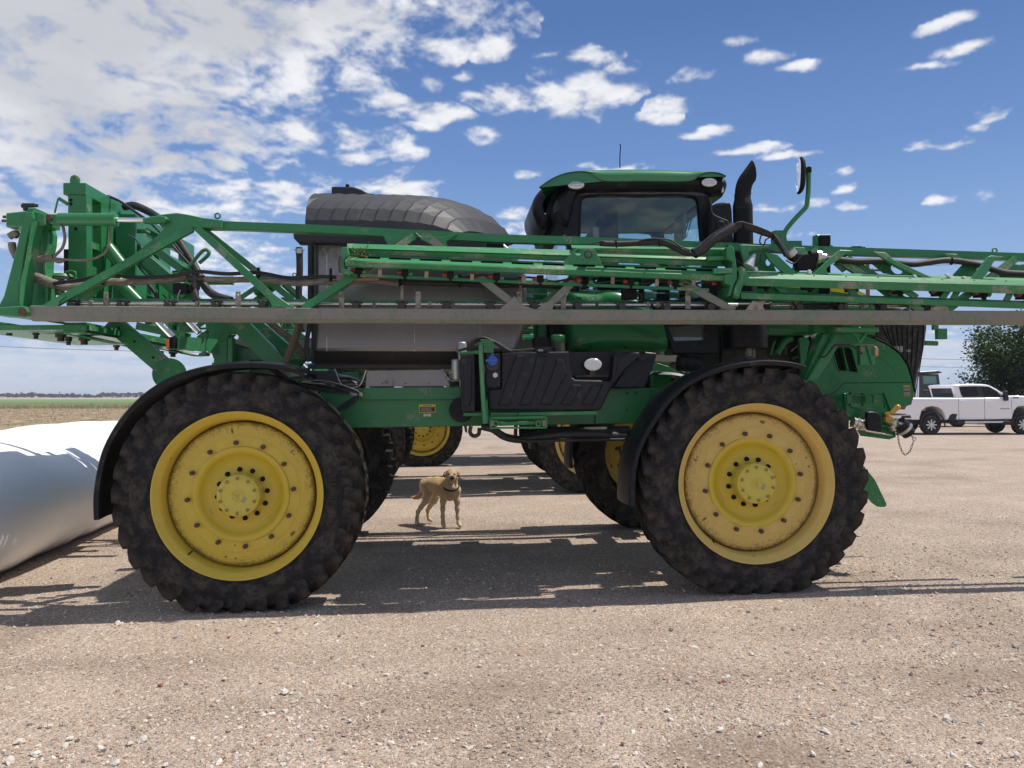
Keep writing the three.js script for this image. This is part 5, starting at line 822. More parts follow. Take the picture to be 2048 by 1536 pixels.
add(lb, 'suction_pipe', [rod(PP(L(620, 1205), WL + .05), PP(L(780, 1250), WL + .05), .05), rod(PP(L(660, 1215), WL + .05), PP(L(680, 1222), WL + .05), .056), rod(PP(L(715, 1230), WL + .05), PP(L(735, 1238), WL + .05), .056)], M.steel);
add(lb, 'ball_valve', [rod(PP(L(1090, 1190), WL + .1), PP(L(1140, 1280), WL + .1), .05), rod(PP(L(1080, 1240), WL + .1), PP(L(1110, 1300), WL + .1), .045)], M.steel);
add(lb, 'quick_coupler', [rod(PP(L(1160, 1220), WL + .12), PP(L(1240, 1290), WL + .12), .075, .075, 24), rod(PP(L(1240, 1290), WL + .12), PP(L(1290, 1345), WL + .12), .068, .064, 24)], M.black);
add(lb, 'coupler_clamp', rod(PP(L(1222, 1272), WL + .12), PP(L(1246, 1296), WL + .12), .08, .08, 24), M.steel);
add(lb, 'cam_lever', rod(PP(L(1275, 1310), WL + .17), PP(L(1345, 1395), WL + .17), .012), M.steel);
add(lb, 'lever_ring', (() => { const p = PP(L(1350, 1402), WL + .17), g = new THREE.TorusGeometry(.018, .004, 8, 20); g.translate(p.x, p.y, p.z); return g; })(), M.steel);
const links = smooth(via(L, [[1155, 1340], [1165, 1420], [1185, 1500], [1235, 1590], [1290, 1560], [1325, 1480], [1345, 1420]]), 5).map(q => PP(q, WL + .17));
{ const cv = new THREE.CatmullRomCurve3(links), n = 17; for (let i = 0; i < n; i++) { const p = cv.getPointAt(i / n), t = cv.getTangentAt(i / n), g = new THREE.TorusGeometry(.0085, .0022, 6, 12); g.scale(1.7, 1, 1); const m = add(lb, 'chain_link', g, M.darkMetal); m.position.copy(p); m.rotation.set(0, 0, Math.atan2(t.y, t.x)); if (i % 2) m.rotateX(Math.PI / 2); } }
add(lb, 'valve_handle', [rod(PP(L(1075, 1105), WL + .16), PP(L(1150, 1035), WL + .16), .018, .026), new THREE.SphereGeometry(.027, 12, 10).translate(...PP(L(1155, 1030), WL + .16).toArray())], M.goldHandle);
add(lb, 'drain_valve', [rod(PP(L(1030, 1095), WL + .05), PP(L(1045, 1160), WL + .05), .026), box(.07, .05, .05, ...PP(L(1040, 1175), WL + .05).toArray())], M.goldHandle);
add(lb, 'support_rod', rod(PP(L(770, 1310), WL + .16), PP(L(1090, 1362), WL + .12), .008), M.steel);
add(lb, 'mount_foot', prism(via(E, [[1180, 1000], [1270, 940], [1442, 1152], [1516, 1305], [1512, 1320], [1500, 1326], [1460, 1324], [1425, 1300]]), -1.4, .03, .004, [via(E, circ(1460, 1298, 5, 8)), via(E, circ(1484, 1298, 5, 8))]), M.green);
add(lb, 'foot_arm', bar(PP([1690, 925], -1.41), PP([1655, 820], -1.41), .10, .05), M.green);
// ---------- side fuel tank and step ----------
const ft = part(sprayer, 'fuel_tank');
const WF = -.34;
add(ft, 'tank_shell', prism(via(Mc, [[498, 270], [540, 262], [980, 258], [1160, 256], [1172, 420], [1196, 512], [1225, 532], [1560, 540], [1585, 520], [1600, 300], [1640, 262], [1660, 262], [1665, 300], [1725, 262], [1845, 262], [1865, 312], [1905, 258], [2010, 270], [2022, 290], [1920, 305], [1840, 325], [1700, 450], [1580, 600], [1520, 730], [1475, 822], [1440, 834], [410, 834], [378, 815], [375, 640], [400, 622], [498, 612]]), WF, .40, .022, [], 3), M.tankBlack);
add(ft, 'tank_recess', prism(via(Mc, [[1140, 262], [1610, 262], [1610, 545], [1140, 545]]), WF - .14, .2, .005), M.tankBlack);
add(ft, 'rear_guard', prism(via(Mc, [[1700, 300], [2020, 280], [1990, 380], [1900, 610], [1590, 610], [1700, 440]]), WF - .16, .06, .01), M.tankBlack);
const ribs = [[[650, 290], [735, 290], [700, 400], [585, 785], [470, 785], [560, 520]], [[850, 295], [945, 300], [905, 450], [790, 782], [675, 782], [795, 500]], [[1045, 335], [1108, 330], [1148, 470], [1062, 620], [990, 778], [874, 778], [965, 560]], [[1195, 580], [1288, 580], [1188, 778], [1075, 778]], [[1395, 578], [1498, 578], [1402, 778], [1280, 778]]];
for (const r of ribs) add(ft, 'tank_rib', prism(via(Mc, r), WF + .022, .05, .018, [], 2), M.tankBlack);
add(ft, 'rear_tank', prism(via(Mc, [[102, 296], [120, 286], [240, 282], [248, 300], [250, 836], [240, 848], [122, 848], [112, 830]]), WF + .02, .38, .015, [], 2), M.tankBlack);
add(ft, 'tank_rib', prism(via(Mc, [[135, 400], [215, 365], [215, 700], [185, 792], [132, 792]]), WF + .036, .03, .013, [], 2), M.tankBlack);
add(ft, 'filler_panel', prism(via(Mc, [[248, 290], [300, 290], [300, 840], [250, 840]]), WF - .12, .1, .005), M.blackMatte);
add(ft, 'fill_box', prism(via(Mc, [[346, 282], [480, 278], [490, 300], [490, 600], [478, 612], [362, 610], [346, 560]]), WF + .03, .14, .012, [], 2), M.tankBlack);
{ const p = PP(Mc(412, 350), WF + .04); add(ft, 'blue_cap', [rod(V(p.x, p.y, p.z), V(p.x, p.y, p.z + .05), .048, .042, 20), bar(V(p.x - .06, p.y, p.z + .062), V(p.x + .045, p.y, p.z + .062), .022, .02), box(.02, .035, .02, p.x, p.y + .045, p.z + .03)], M.blue);
  const q = PP(Mc(412, 410), WF + .035); add(ft, 'cap_collar', [rod(V(q.x, q.y + .02, q.z), V(q.x, q.y + .02, q.z + .02), .055, .055, 20)], M.darkMetal);
  const k = PP(Mc(440, 490), WF + .03); add(ft, 'drain_plug', [rod(V(k.x, k.y, k.z), V(k.x, k.y, k.z + .02), .024, .024, 6), rod(V(k.x, k.y, k.z + .02), V(k.x, k.y, k.z + .03), .014)], M.silver);
  const c = PP(Mc(1053, 170), WF - .12), m2 = mpp(WF - .12); add(ft, 'filler_neck', rod(V(c.x, PP(Mc(1053, 300), WF - .12).y, c.z), V(c.x, c.y, c.z), m2 * 14.2, m2 * 13.6, 24), M.darkMetal);
  add(ft, 'fuel_cap', new THREE.LatheGeometry([[0, .068], [.045, .068], [.060, .062], [.0635, .052], [.0635, 0], [0, 0]].reverse().map(a => new THREE.Vector2(...a)), 24).translate(c.x, c.y, c.z), M.hoodGreen); add(ft, 'cap_lock', [box(.05, .02, .02, c.x + .005, c.y + .075, c.z + .02), box(.015, .02, .05, c.x + .01, c.y + .075, c.z)], M.blackMatte);
  const l = PP(Mc(1395, 385), WF - .10); const wl = part(ft, 'work_light'); add(wl, 'light_housing', prism(via(Mc, circ(1395, 385, 92, 30, 66)), WF - .06, .07, .01), M.blackMatte); add(wl, 'light_lens', prism(via(Mc, circ(1395, 385, 86, 30, 60)), WF - .052, .02, .006), M.lens);
  for (const [dx, dy] of [[-45, 8], [-25, -22], [-20, 22], [0, 0], [12, -30], [14, 30], [28, 4], [50, -14], [48, 16]]) add(wl, 'light_emitter', prism(via(Mc, circ(1395 + dx, 385 + dy, 15, 12, 13)), WF - .050, .004, .001), M.white);
  add(wl, 'light_foot', [box(.05, .05, .03, ...PP(Mc(1392, 470), WF - .08).toArray()), bar(PP(Mc(1225, 498), WF - .04), PP(Mc(1545, 495), WF - .04), .012, .08)], M.darkMetal); }
add(ft, 'lower_ledge', prism(via(Mc, [[130, 852], [372, 852], [372, 888], [130, 890]]), WF - .02, .3, .005), M.green);
add(ft, 'lower_ledge', prism(via(Mc, [[665, 852], [1430, 836], [1442, 850], [1440, 878], [665, 886]]), WF - .01, .3, .005), M.green);
add(ft, 'lower_ledge', prism(via(Mc, [[392, 850], [665, 848], [665, 888], [392, 890]]), WF - .05, .26, .005), M.green);
add(ft, 'spare_drum', [rod(PP(Mc(112, 828), -.62), PP(Mc(112, 828), -.75), mpp(-.62) * 25, mpp(-.62) * 25, 32)], M.black);
const st = part(sprayer, 'boarding_step');
add(st, 'handrail', tube(via(Mc, [[300, 195], [302, 300], [312, 500], [322, 700], [335, 860], [345, 955]]).map(q => PP(q, WF + .10)), .021, 10, 40), M.greenLit.clone());
add(st, 'rail_plate', prism(via(Mc, [[298, 138], [425, 150], [425, 275], [330, 270], [330, 200], [298, 200]]), WF + .02, .02, .003), M.green);
add(st, 'rail_foot', prism(via(Mc, [[315, 840], [365, 710], [372, 965], [318, 965]]), WF + .06, .05, .004), M.green);
add(st, 'step_shelf', prism(via(Mc, [[95, 262], [300, 240], [300, 285], [98, 288]]), WF + .0, .2, .005), M.green);
add(st, 'step_frame', [bar(PP(Mc(388, 908), WF + .08), PP(Mc(938, 900), WF + .08), .018, .03), bar(PP(Mc(388, 1005), WF + .08), PP(Mc(945, 1000), WF + .08), .016, .03), bar(PP(Mc(396, 905), WF + .08), PP(Mc(396, 1005), WF + .08), .016, .03), bar(PP(Mc(938, 900), WF + .08), PP(Mc(940, 1000), WF + .08), .016, .03)], M.green);
add(st, 'step_tread', prism(via(Mc, [[480, 945], [810, 935], [830, 950], [820, 975], [485, 985]]), WF + .05, .25, .006), M.green);
for (const x of [448, 862]) add(st, 'step_pivot', (() => { const p = PP(Mc(x, 962), WF + .085), g = new THREE.TorusGeometry(.021, .006, 8, 18); g.translate(p.x, p.y, p.z); return g; })(), M.greenLit);
for (const x of [412, 918]) add(st, 'step_spring', rod(PP(Mc(x, 930), WF + .07), PP(Mc(x, 985), WF + .07), .018), M.brown);
for (const [a, r] of [[[[190, 250], [200, 190], [250, 140], [320, 125], [400, 150], [480, 190], [560, 240], [620, 265]], .014], [[[190, 240], [230, 180], [300, 150], [420, 165], [500, 215], [580, 255]], .012], [[[170, 160], [185, 210], [230, 270], [300, 290]], .009], [[[430, 170], [520, 230], [640, 250], [820, 235]], .011], [[[80, 250], [160, 230], [260, 215], [340, 230]], .013]]) add(st, 'control_hose', tube(via(Mc, a).map(q => PP(q, WF - .02)), r, 7, 40), M.hose);
add(st, 'battery_box', [box(.16, .05, .2, ...PP(Mc(900, 245), WF - .12).toArray()), box(.18, .1, .2, ...PP(Mc(910, 180), WF - .3).toArray())], M.black);
decal(st, 'white_label', ...Mc(858, 236), ...Mc(908, 256), WF - .018, (x, w, h) => { x.fillStyle = '#9aa0a6'; x.fillRect(0, 0, w, h); x.fillStyle = '#333'; for (let i = 0; i < 3; i++) x.fillRect(8, 10 + i * 16, w - 20, 5); }, 64, 64);
// ================= the other two sprayers =================
{
  const side = V(0, 0, -1).applyQuaternion(sprayer.quaternion), fwd = V(1, 0, 0).applyQuaternion(sprayer.quaternion);
  for (const [k, f, label] of [[7.05, -.12, 'middle green field sprayer, parked behind the nearest one and largely hidden by it'], [12.95, .97, 'farthest green field sprayer, one yellow wheel showing behind the dog']]) {
    const c = sprayer.clone(); c.name = numbered('field_sprayer'); c.userData = { label, category: 'sprayer', group: 'parked field sprayers' };
    c.position.addScaledVector(side, k).addScaledVector(fwd, f); c.position.y = ground(c.position.x, 0) + .0; scene.add(c);
  }
}
// ================= clump of weeds caught on the boom =================
{
  const r = rng(5), c = PP(B(530, 600), -.03).applyMatrix4(sprayer.matrixWorld), gs = [], st = [];
  for (let i = 0; i < 26; i++) {
    const dir = V(r() * 2 - 1, r() * .9 - .25, r() * .8 - .2).normalize(), L2 = .05 + .09 * r(), base = c.clone().add(V((r() - .5) * .08, -.03 + r() * .02, 0)), tip = base.clone().addScaledVector(dir, L2);
    st.push(rod(base, tip, .0016, .0008, 5));
    for (let k = 0; k < 9; k++) { const q = base.clone().lerp(tip, .25 + .75 * k / 8), l = .012 + .012 * r(), g = new THREE.PlaneGeometry(l, l * .42); g.rotateX(r() * 3); g.rotateY(r() * 6); g.rotateZ(r() * 6); g.translate(q.x, q.y, q.z); gs.push(g); }
  }
  const w = thing('weed_clump', 'small clump of green weeds caught on the left end of the slotted boom plate', 'weeds');
  add(w, 'leaves', gs, new THREE.MeshStandardMaterial({ color: new THREE.Color().setRGB(.10, .15, .045), roughness: .8, side: THREE.DoubleSide })).userData = { kind: 'stuff' };
  add(w, 'stems', st, std(.12, .14, .05, .8)).userData = { kind: 'stuff' };
}
// ================= grain bag =================
{
  const bagMat = new THREE.MeshPhysicalMaterial({ color: new THREE.Color().setRGB(.86, .87, .89), roughness: .5, clearcoat: .06, clearcoatRoughness: .3 });
  bagMat.bumpMap = tex(512, 512, (u, v) => .5 * fbm(u * 60, v * 4, 60, 4, .6) + .5 * fbm(u * 10, v * 10, 10, 4), { srgb: false, repeat: 1 / 3 }); bagMat.bumpScale = .012;
  const secs = [], HW = 1.42, n = 44;
  for (let i = 0; i <= 420; i++) {
    const t = -1.5 + i * .13, Z = 3.2 + t, k = Math.min(1, (i + 4) / 24), hump = .035 * Math.sin(t * .9) + .03 * Math.sin(t * .37 + 1) + .014 * Math.sin(t * 4.3 + 1.2 * Math.sin(t * .7)), Ht = (1.30 + hump) * Math.sqrt(k);
    const xe = -4.62 - .145 * (Z - 7) + .03 * Math.sin(t * .8), o = [];
    for (let j = 0; j < n; j++) { const a = -.78 + j / (n - 1) * (Math.PI + 1.56), wr = 1 + .006 * Math.sin(t * 5.1 + a * 2.2 + 2 * Math.sin(t * .9)) + .004 * Math.sin(t * 11 + a * 4) * Math.sin(t * 1.3 + a) + .010 * (fbm(t * 1.6 + 9, a * 3 + 4, 0, 3) - .5); const c = Math.cos(a), s = Math.sin(a); o.push(V(xe - HW + c * HW * wr * (.3 + .7 * k) + .02, Math.max(-.085, .55 + s * (s > 0 ? Ht - .55 : .85) * wr), -Z)); }
    secs.push(o);
  }
  const bag = thing('grain_bag', 'long white plastic grain bag lying on the ground left of the rear wheel', 'grain bag');
  add(bag, 'bag_skin', toCreasedNormals(loft(secs), 1.2), bagMat);
}
// ================= dog =================
{
  const dc = crop(790, 900, 8.53), W = (x, y, Z) => { const [px, py] = dc(x, y), d = V((px - 1024) / FPX, (768 - py) / FPX, -1).applyEuler(camera.rotation); return V(0, EYE, 0).addScaledVector(d, Z / -d.z); };
  const bones = []; const chain = (list, tone) => { for (let i = 0; i < list.length - 1; i++) { const a = list[i], b = list[i + 1]; bones.push([W(a[0], a[1], a[2]), W(b[0], b[1], b[2]), a[3], b[3], tone]); } };
  chain([[520, 590, 10.52, .088], [600, 590, 10.46, .092], [700, 610, 10.38, .100], [800, 640, 10.30, .112], [890, 680, 10.24, .112], [935, 740, 10.18, .085]], 0);
  chain([[560, 535, 10.50, .055], [720, 545, 10.38, .065], [880, 570, 10.27, .078], [935, 610, 10.22, .088], [962, 540, 10.20, .074], [968, 450, 10.18, .064]], 0);
  chain([[968, 405, 10.17, .074], [968, 432, 10.13, .068]], 1); chain([[968, 462, 10.10, .052], [967, 500, 10.00, .040]], 1); chain([[970, 520, 10.08, .034], [968, 545, 10.03, .027]], 1); chain([[850, 680, 10.25, .070], [1035, 680, 10.20, .068]], 2); chain([[935, 780, 10.2, .07], [960, 640, 10.16, .07]], 2);
  chain([[845, 690, 10.26, .056], [822, 870, 10.24, .038], [815, 1000, 10.235, .029], [815, 1140, 10.23, .024], [822, 1250, 10.22, .025], [835, 1298, 10.17, .026]], 2);
  chain([[1045, 690, 10.21, .054], [1062, 870, 10.20, .036], [1062, 1000, 10.20, .028], [1070, 1140, 10.20, .023], [1088, 1245, 10.19, .024], [1112, 1292, 10.14, .026]], 2);
  chain([[525, 620, 10.46, .082], [560, 760, 10.41, .064], [535, 850, 10.41, .050], [440, 980, 10.44, .029], [392, 1055, 10.46, .025], [376, 1160, 10.45, .020], [372, 1230, 10.44, .021], [395, 1255, 10.39, .024]], 2);
  chain([[600, 640, 10.54, .078], [680, 780, 10.50, .058], [665, 860, 10.51, .046], [590, 970, 10.58, .027], [556, 1030, 10.62, .023], [568, 1120, 10.61, .019], [580, 1180, 10.60, .020], [622, 1206, 10.55, .022]], 2);
  chain([[490, 590, 10.58, .036], [470, 680, 10.60, .030], [440, 760, 10.60, .027], [395, 805, 10.60, .024], [335, 812, 10.59, .018], [272, 806, 10.58, .007]], 3);
  for (const e of [[[905, 372, 10.19, .022], [868, 395, 10.17, .024], [848, 430, 10.15, .022], [852, 462, 10.14, .012]], [[1035, 375, 10.19, .022], [1072, 398, 10.17, .022], [1092, 440, 10.15, .019], [1102, 480, 10.14, .010]]]) chain(e, 4);
  const c0 = W(700, 820, 10.35), HALF = .52, RES = 116, mc = new MarchingCubes(RES, new THREE.MeshStandardMaterial(), false, false, 200000);
  const f = mc.field, sz = mc.size, sm = (a, b, k) => { const h = clamp(.5 + .5 * (b - a) / k); return mix(b, a, h) - k * h * (1 - h); };
  const pre = bones.map(([a, b, r0, r1, t]) => ({ a, d: b.clone().sub(a), l2: b.distanceToSquared(a), r0, r1, t, m: a.clone().add(b).multiplyScalar(.5), R: a.distanceTo(b) / 2 + Math.max(r0, r1) + .1 }));
  const dist = (p, cb) => { let s = 1; for (const e of pre) { const dx = p.x - e.m.x, dy = p.y - e.m.y, dz = p.z - e.m.z; if (dx * dx + dy * dy + dz * dz > e.R * e.R) continue; const ux = p.x - e.a.x, uy = p.y - e.a.y, uz = p.z - e.a.z, h = clamp((ux * e.d.x + uy * e.d.y + uz * e.d.z) / e.l2), d = Math.hypot(ux - e.d.x * h, uy - e.d.y * h, uz - e.d.z * h) - mix(e.r0, e.r1, h); if (cb) cb(e.t, d); s = sm(s, d, e.t === 4 ? .012 : e.t === 1 ? .022 : .032); } return s; };
  const p = V();
  for (let k = 0; k < sz; k++) for (let j = 0; j < sz; j++) for (let i = 0; i < sz; i++) { p.set(c0.x + (i - sz / 2) / (sz / 2) * HALF, c0.y + (j - sz / 2) / (sz / 2) * HALF, c0.z + (k - sz / 2) / (sz / 2) * HALF); f[i + j * sz + k * sz * sz] = -dist(p); }
  mc.isolation = 0; mc.update();
  const n = mc.count, pa = new Float32Array(n * 3), na = new Float32Array(n * 3), ca = new Float32Array(n * 3);
  const tones = [[.50, .32, .155], [.46, .34, .21], [.54, .43, .29], [.52, .33, .16], [.30, .19, .10]];
  const e = .004, q = V();
  for (let i = 0; i < n; i++) {
    p.set(mc.positionArray[i * 3] * HALF + c0.x, mc.positionArray[i * 3 + 1] * HALF + c0.y, mc.positionArray[i * 3 + 2] * HALF + c0.z); pa.set([p.x, p.y, p.z], i * 3);
    const g = ['x', 'y', 'z'].map(ax => { q.copy(p); q[ax] += e; const a = dist(q); q[ax] -= 2 * e; return a - dist(q); }), l = Math.hypot(...g) || 1; na.set([g[0] / l, g[1] / l, g[2] / l], i * 3);
    const wsum = [0, 0, 0]; let ws = 1e-9; dist(p, (t, d) => { const w = Math.exp(-Math.max(0, d) * 70); ws += w; for (let c = 0; c < 3; c++) wsum[c] += tones[t][c] * w; });
    const fur = .94 + .12 * vn(p.x * 160, p.y * 90 + p.z * 130); ca.set([wsum[0] / ws * fur, wsum[1] / ws * fur, wsum[2] / ws * fur], i * 3);
  }
  const g = new THREE.BufferGeometry(); g.setAttribute('position', new THREE.BufferAttribute(pa, 3)); g.setAttribute('normal', new THREE.BufferAttribute(na, 3)); g.setAttribute('color', new THREE.BufferAttribute(ca, 3));
  const dog = thing('dog', 'yellow tan dog standing on the gravel between the wheels, facing the camera', 'dog');
  add(dog, 'body', g, new THREE.MeshPhysicalMaterial({ vertexColors: true, roughness: .85, sheen: .4, sheenRoughness: .6, sheenColor: new THREE.Color(.6, .5, .35) }));
  const dark = std(.012, .009, .008, .3), eye = (x, y, Z, r) => new THREE.SphereGeometry(r, 12, 10).translate(...W(x, y, Z).toArray());
  add(dog, 'nose', (() => { const s = new THREE.SphereGeometry(.026, 14, 12); s.scale(1.15, .85, .8); return s.translate(...W(967, 492, 9.98).toArray()); })(), dark);
  add(dog, 'eye', eye(927, 418, 10.072, .016), dark); add(dog, 'eye', eye(1010, 418, 10.072, .016), dark);
  add(dog, 'mouth', tube([[938, 552], [952, 548], [968, 532], [984, 548], [998, 552]].map(a => W(a[0], a[1] + 4, 10.005 + Math.abs(a[0] - 968) * .0005)), .004, 6), dark);
  { const t = new THREE.TorusGeometry(.104, .010, 8, 30); t.scale(1, 1, 1.6); t.rotateX(Math.PI / 2 + .55); add(dog, 'collar', t.translate(...W(960, 612, 10.18).toArray()), std(.015, .015, .018, .6)); }
}
// ================= things traced on their own upright planes =================
function tracer(g) { g.updateMatrixWorld(); const inv = g.matrixWorld.clone().invert(), e = V(0, EYE, 0).applyMatrix4(inv); return (px, py, w) => { const d = V((px - 1024) / FPX, (768 - py) / FPX, -1).applyEuler(camera.rotation).transformDirection(inv); return e.clone().addScaledVector(d, (w - e.z) / d.z); }; }
const Tc = crop(1820, 730, 8.982);
{ // pickup
  const tr = thing('pickup_truck', 'white four-door pickup truck parked on the right', 'pickup truck');
  tr.position.set(17.77, ground(17.77), -32.4); tr.rotation.y = .052;
  const TP = tracer(tr), t3 = (q, w = 0) => TP(...Tc(...q), w), t2 = (list, w = 0) => list.map(q => { const v = t3(q, w); return [v.x, v.y]; });
  const paint = new THREE.MeshPhysicalMaterial({ color: new THREE.Color().setRGB(.86, .86, .88), roughness: .35, clearcoat: 1, clearcoatRoughness: .08 });
  const dk = std(.02, .02, .022, .6), glassT = new THREE.MeshPhysicalMaterial({ color: new THREE.Color().setRGB(.012, .014, .017), roughness: .12, specularIntensity: .4 }), chromeT = std(.7, .7, .72, .2, 1);
  const low = [[-285, 600], [-270, 588], [60, 586], [845, 590], [1740, 582], [1800, 548], [2380, 562], [2440, 640], [2450, 900], [2420, 960], [2290, 962], [2275, 850], [2200, 765], [2060, 735], [1940, 752], [1880, 820], [1852, 930], [1840, 975], [830, 988], [640, 988], [625, 900], [590, 812], [500, 757], [400, 742], [300, 760], [220, 820], [188, 930], [182, 985], [-50, 985], [-70, 880], [-275, 870]];
  add(tr, 'body', toCreasedNormals(extr(t2(low), 0, 2.04, .07, [], 3), .7), paint);
  add(tr, 'cab', toCreasedNormals(extr(t2([[845, 600], [800, 440], [768, 368], [800, 352], [900, 340], [1080, 335], [1300, 340], [1400, 350], [1490, 385], [1600, 452], [1735, 528], [1790, 600]], -.10), -.10, 1.84, .09, [], 4), .8), paint);
  add(tr, 'side_window', extr(t2([[882, 386], [1190, 380], [1228, 574], [950, 576], [918, 525]], -.08), -.08, .04, .006), glassT);
  add(tr, 'side_window', extr(t2([[1288, 380], [1420, 390], [1560, 468], [1655, 574], [1332, 576]], -.08), -.08, .04, .006), glassT);
  add(tr, 'window_pillar', extr(t2([[1192, 380], [1284, 380], [1330, 576], [1230, 576]], -.078), -.078, .03, .004), dk);
  add(tr, 'window_trim', extr(t2([[1655, 574], [1640, 530], [1700, 560], [1712, 580]], -.078), -.078, .03, .004), dk);
  { const a = t3([838, 575], -.1), b = t3([796, 415], -.1), z0 = -.30, z1 = -1.74; add(tr, 'rear_window', loft([[V(a.x - .02, a.y, z0), V(b.x - .02, b.y, z0), V(b.x + .05, b.y, z0), V(a.x + .05, a.y, z0)], [V(a.x - .02, a.y, z1), V(b.x - .02, b.y, z1), V(b.x + .05, b.y, z1), V(a.x + .05, a.y, z1)]]), glassT); add(tr, 'brake_lamp', box(.03, .05, .4, b.x - .01, b.y + .09, -1.02), M.red); }
  for (const x of [960, 1400]) add(tr, 'door_handle', (() => { const p = t3([x, 655]); return box(.24, .05, .05, p.x, p.y, p.z + .01); })(), paint);
  for (const [a, b] of [[[868, 600], [880, 975]], [[1335, 590], [1345, 975]], [[1820, 600], [1835, 900]]]) add(tr, 'door_gap', bar(t3(a, .003), t3(b, .003), .012, .006), dk);
  add(tr, 'wing_mirror', extr(t2([[1710, 470], [1755, 460], [1762, 530], [1782, 580], [1775, 640], [1720, 645], [1700, 610], [1722, 590]], .12), .12, .18, .02), dk);
  add(tr, 'running_board', rod(t3([870, 1028], .03), t3([1790, 1022], .03), .045, .045, 14), chromeT);
  for (const x of [900, 1745]) add(tr, 'board_end', (() => { const p = t3([x, 1030], .04); return box(.35, .1, .12, p.x, p.y, p.z); })(), dk);
  add(tr, 'bed_step', extr(t2([[680, 985], [720, 900], [760, 875], [850, 878], [825, 985]], .01), .01, .06, .006), dk);
  add(tr, 'rear_bumper', [extr(t2([[-320, 905], [-10, 895], [40, 915], [48, 960], [20, 990], [-300, 985]], .01), .01, 1.95, .04)], chromeT);
  add(tr, 'bumper_insert', extr(t2([[-150, 915], [10, 905], [20, 955], [-150, 950]], .02), .02, .02, .004), dk);
  add(tr, 'tail_lamp', extr(t2([[-280, 680], [-60, 700], [-60, 735], [-90, 800], [-280, 800]], .015), .015, .2, .01), M.red);
  add(tr, 'underbody', extr(t2([[150, 1000], [1850, 985], [1850, 1040], [150, 1050]], -.3), -.3, 1.4, .01), dk);
  decal2(tr, 'fender_badge', t3([1850, 572], .003), t3([1950, 600], .003), '#9a4a4a', '#8a8a90'); decal2(tr, 'door_badge', t3([1622, 780], .003), t3([1790, 792], .003), '#55555a', '#77777c');
  const r = .415, tyreT = latheZ([[.25, -.03], [.30, -.005], [.38, -.002], [.405, -.02], [.415, -.06], [.415, -.20], [.405, -.24], [.38, -.26], [.25, -.24]], 40), rimT = latheZ([[.255, -.02], [.262, -.004], [.25, -.01], [.235, -.04], [.225, -.09], [.0005, -.09]], 40);
  const spoke = merge(Array.from({ length: 8 }, (_, i) => { const g = new THREE.BoxGeometry(.16, .055, .04); g.translate(.15, 0, -.04); g.rotateZ(i / 8 * 2 * Math.PI); return g; }).concat([new THREE.CylinderGeometry(.075, .085, .06, 20).rotateX(Math.PI / 2).translate(0, 0, -.035)]));
  const wx = [t3([408, 1010]).x, t3([2062, 1010]).x];
  for (const x of wx) { const half = Array.from({ length: 17 }, (_, i) => [x + .60 * Math.cos(i / 16 * Math.PI), .40 + .60 * Math.sin(i / 16 * Math.PI)]); add(tr, 'wheel_arch_liner', extr(half, -.36, 1.3, 0), dk); add(tr, 'wheel_arch_trim', new THREE.TubeGeometry(new THREE.CatmullRomCurve3(Array.from({ length: 15 }, (_, i) => { const a = -.1 + i / 14 * 3.34; return V(x + .535 * Math.cos(a), .42 + .535 * Math.sin(a), -.01); })), 40, .03, 8), dk); }
  for (const [x, z, f] of [[wx[0], -.06, 0], [wx[1], -.06, 0], [wx[0], -1.98, 1], [wx[1], -1.98, 1]]) { const w = part(tr, 'wheel'); w.position.set(x, r, z); if (f) w.rotation.y = Math.PI; add(w, 'tyre', tyreT, M.rubber); add(w, 'rim', rimT, std(.05, .05, .052, .5, .6)); add(w, 'spokes', spoke, std(.62, .62, .62, .4, .5)); }
}
function decal2(parent, name, a, b, c1, c2) { const g = new THREE.BoxGeometry(Math.abs(b.x - a.x), Math.abs(a.y - b.y), .01); g.translate((a.x + b.x) / 2, (a.y + b.y) / 2, a.z); add(parent, name, g, new THREE.MeshStandardMaterial({ map: labelTex(64, 16, (x, w, h) => { x.fillStyle = c1; x.fillRect(0, 0, w, h); x.fillStyle = c2; x.fillRect(0, 0, w, 5); x.fillRect(w * .55, 0, w * .1, h); }), roughness: .5 })); }
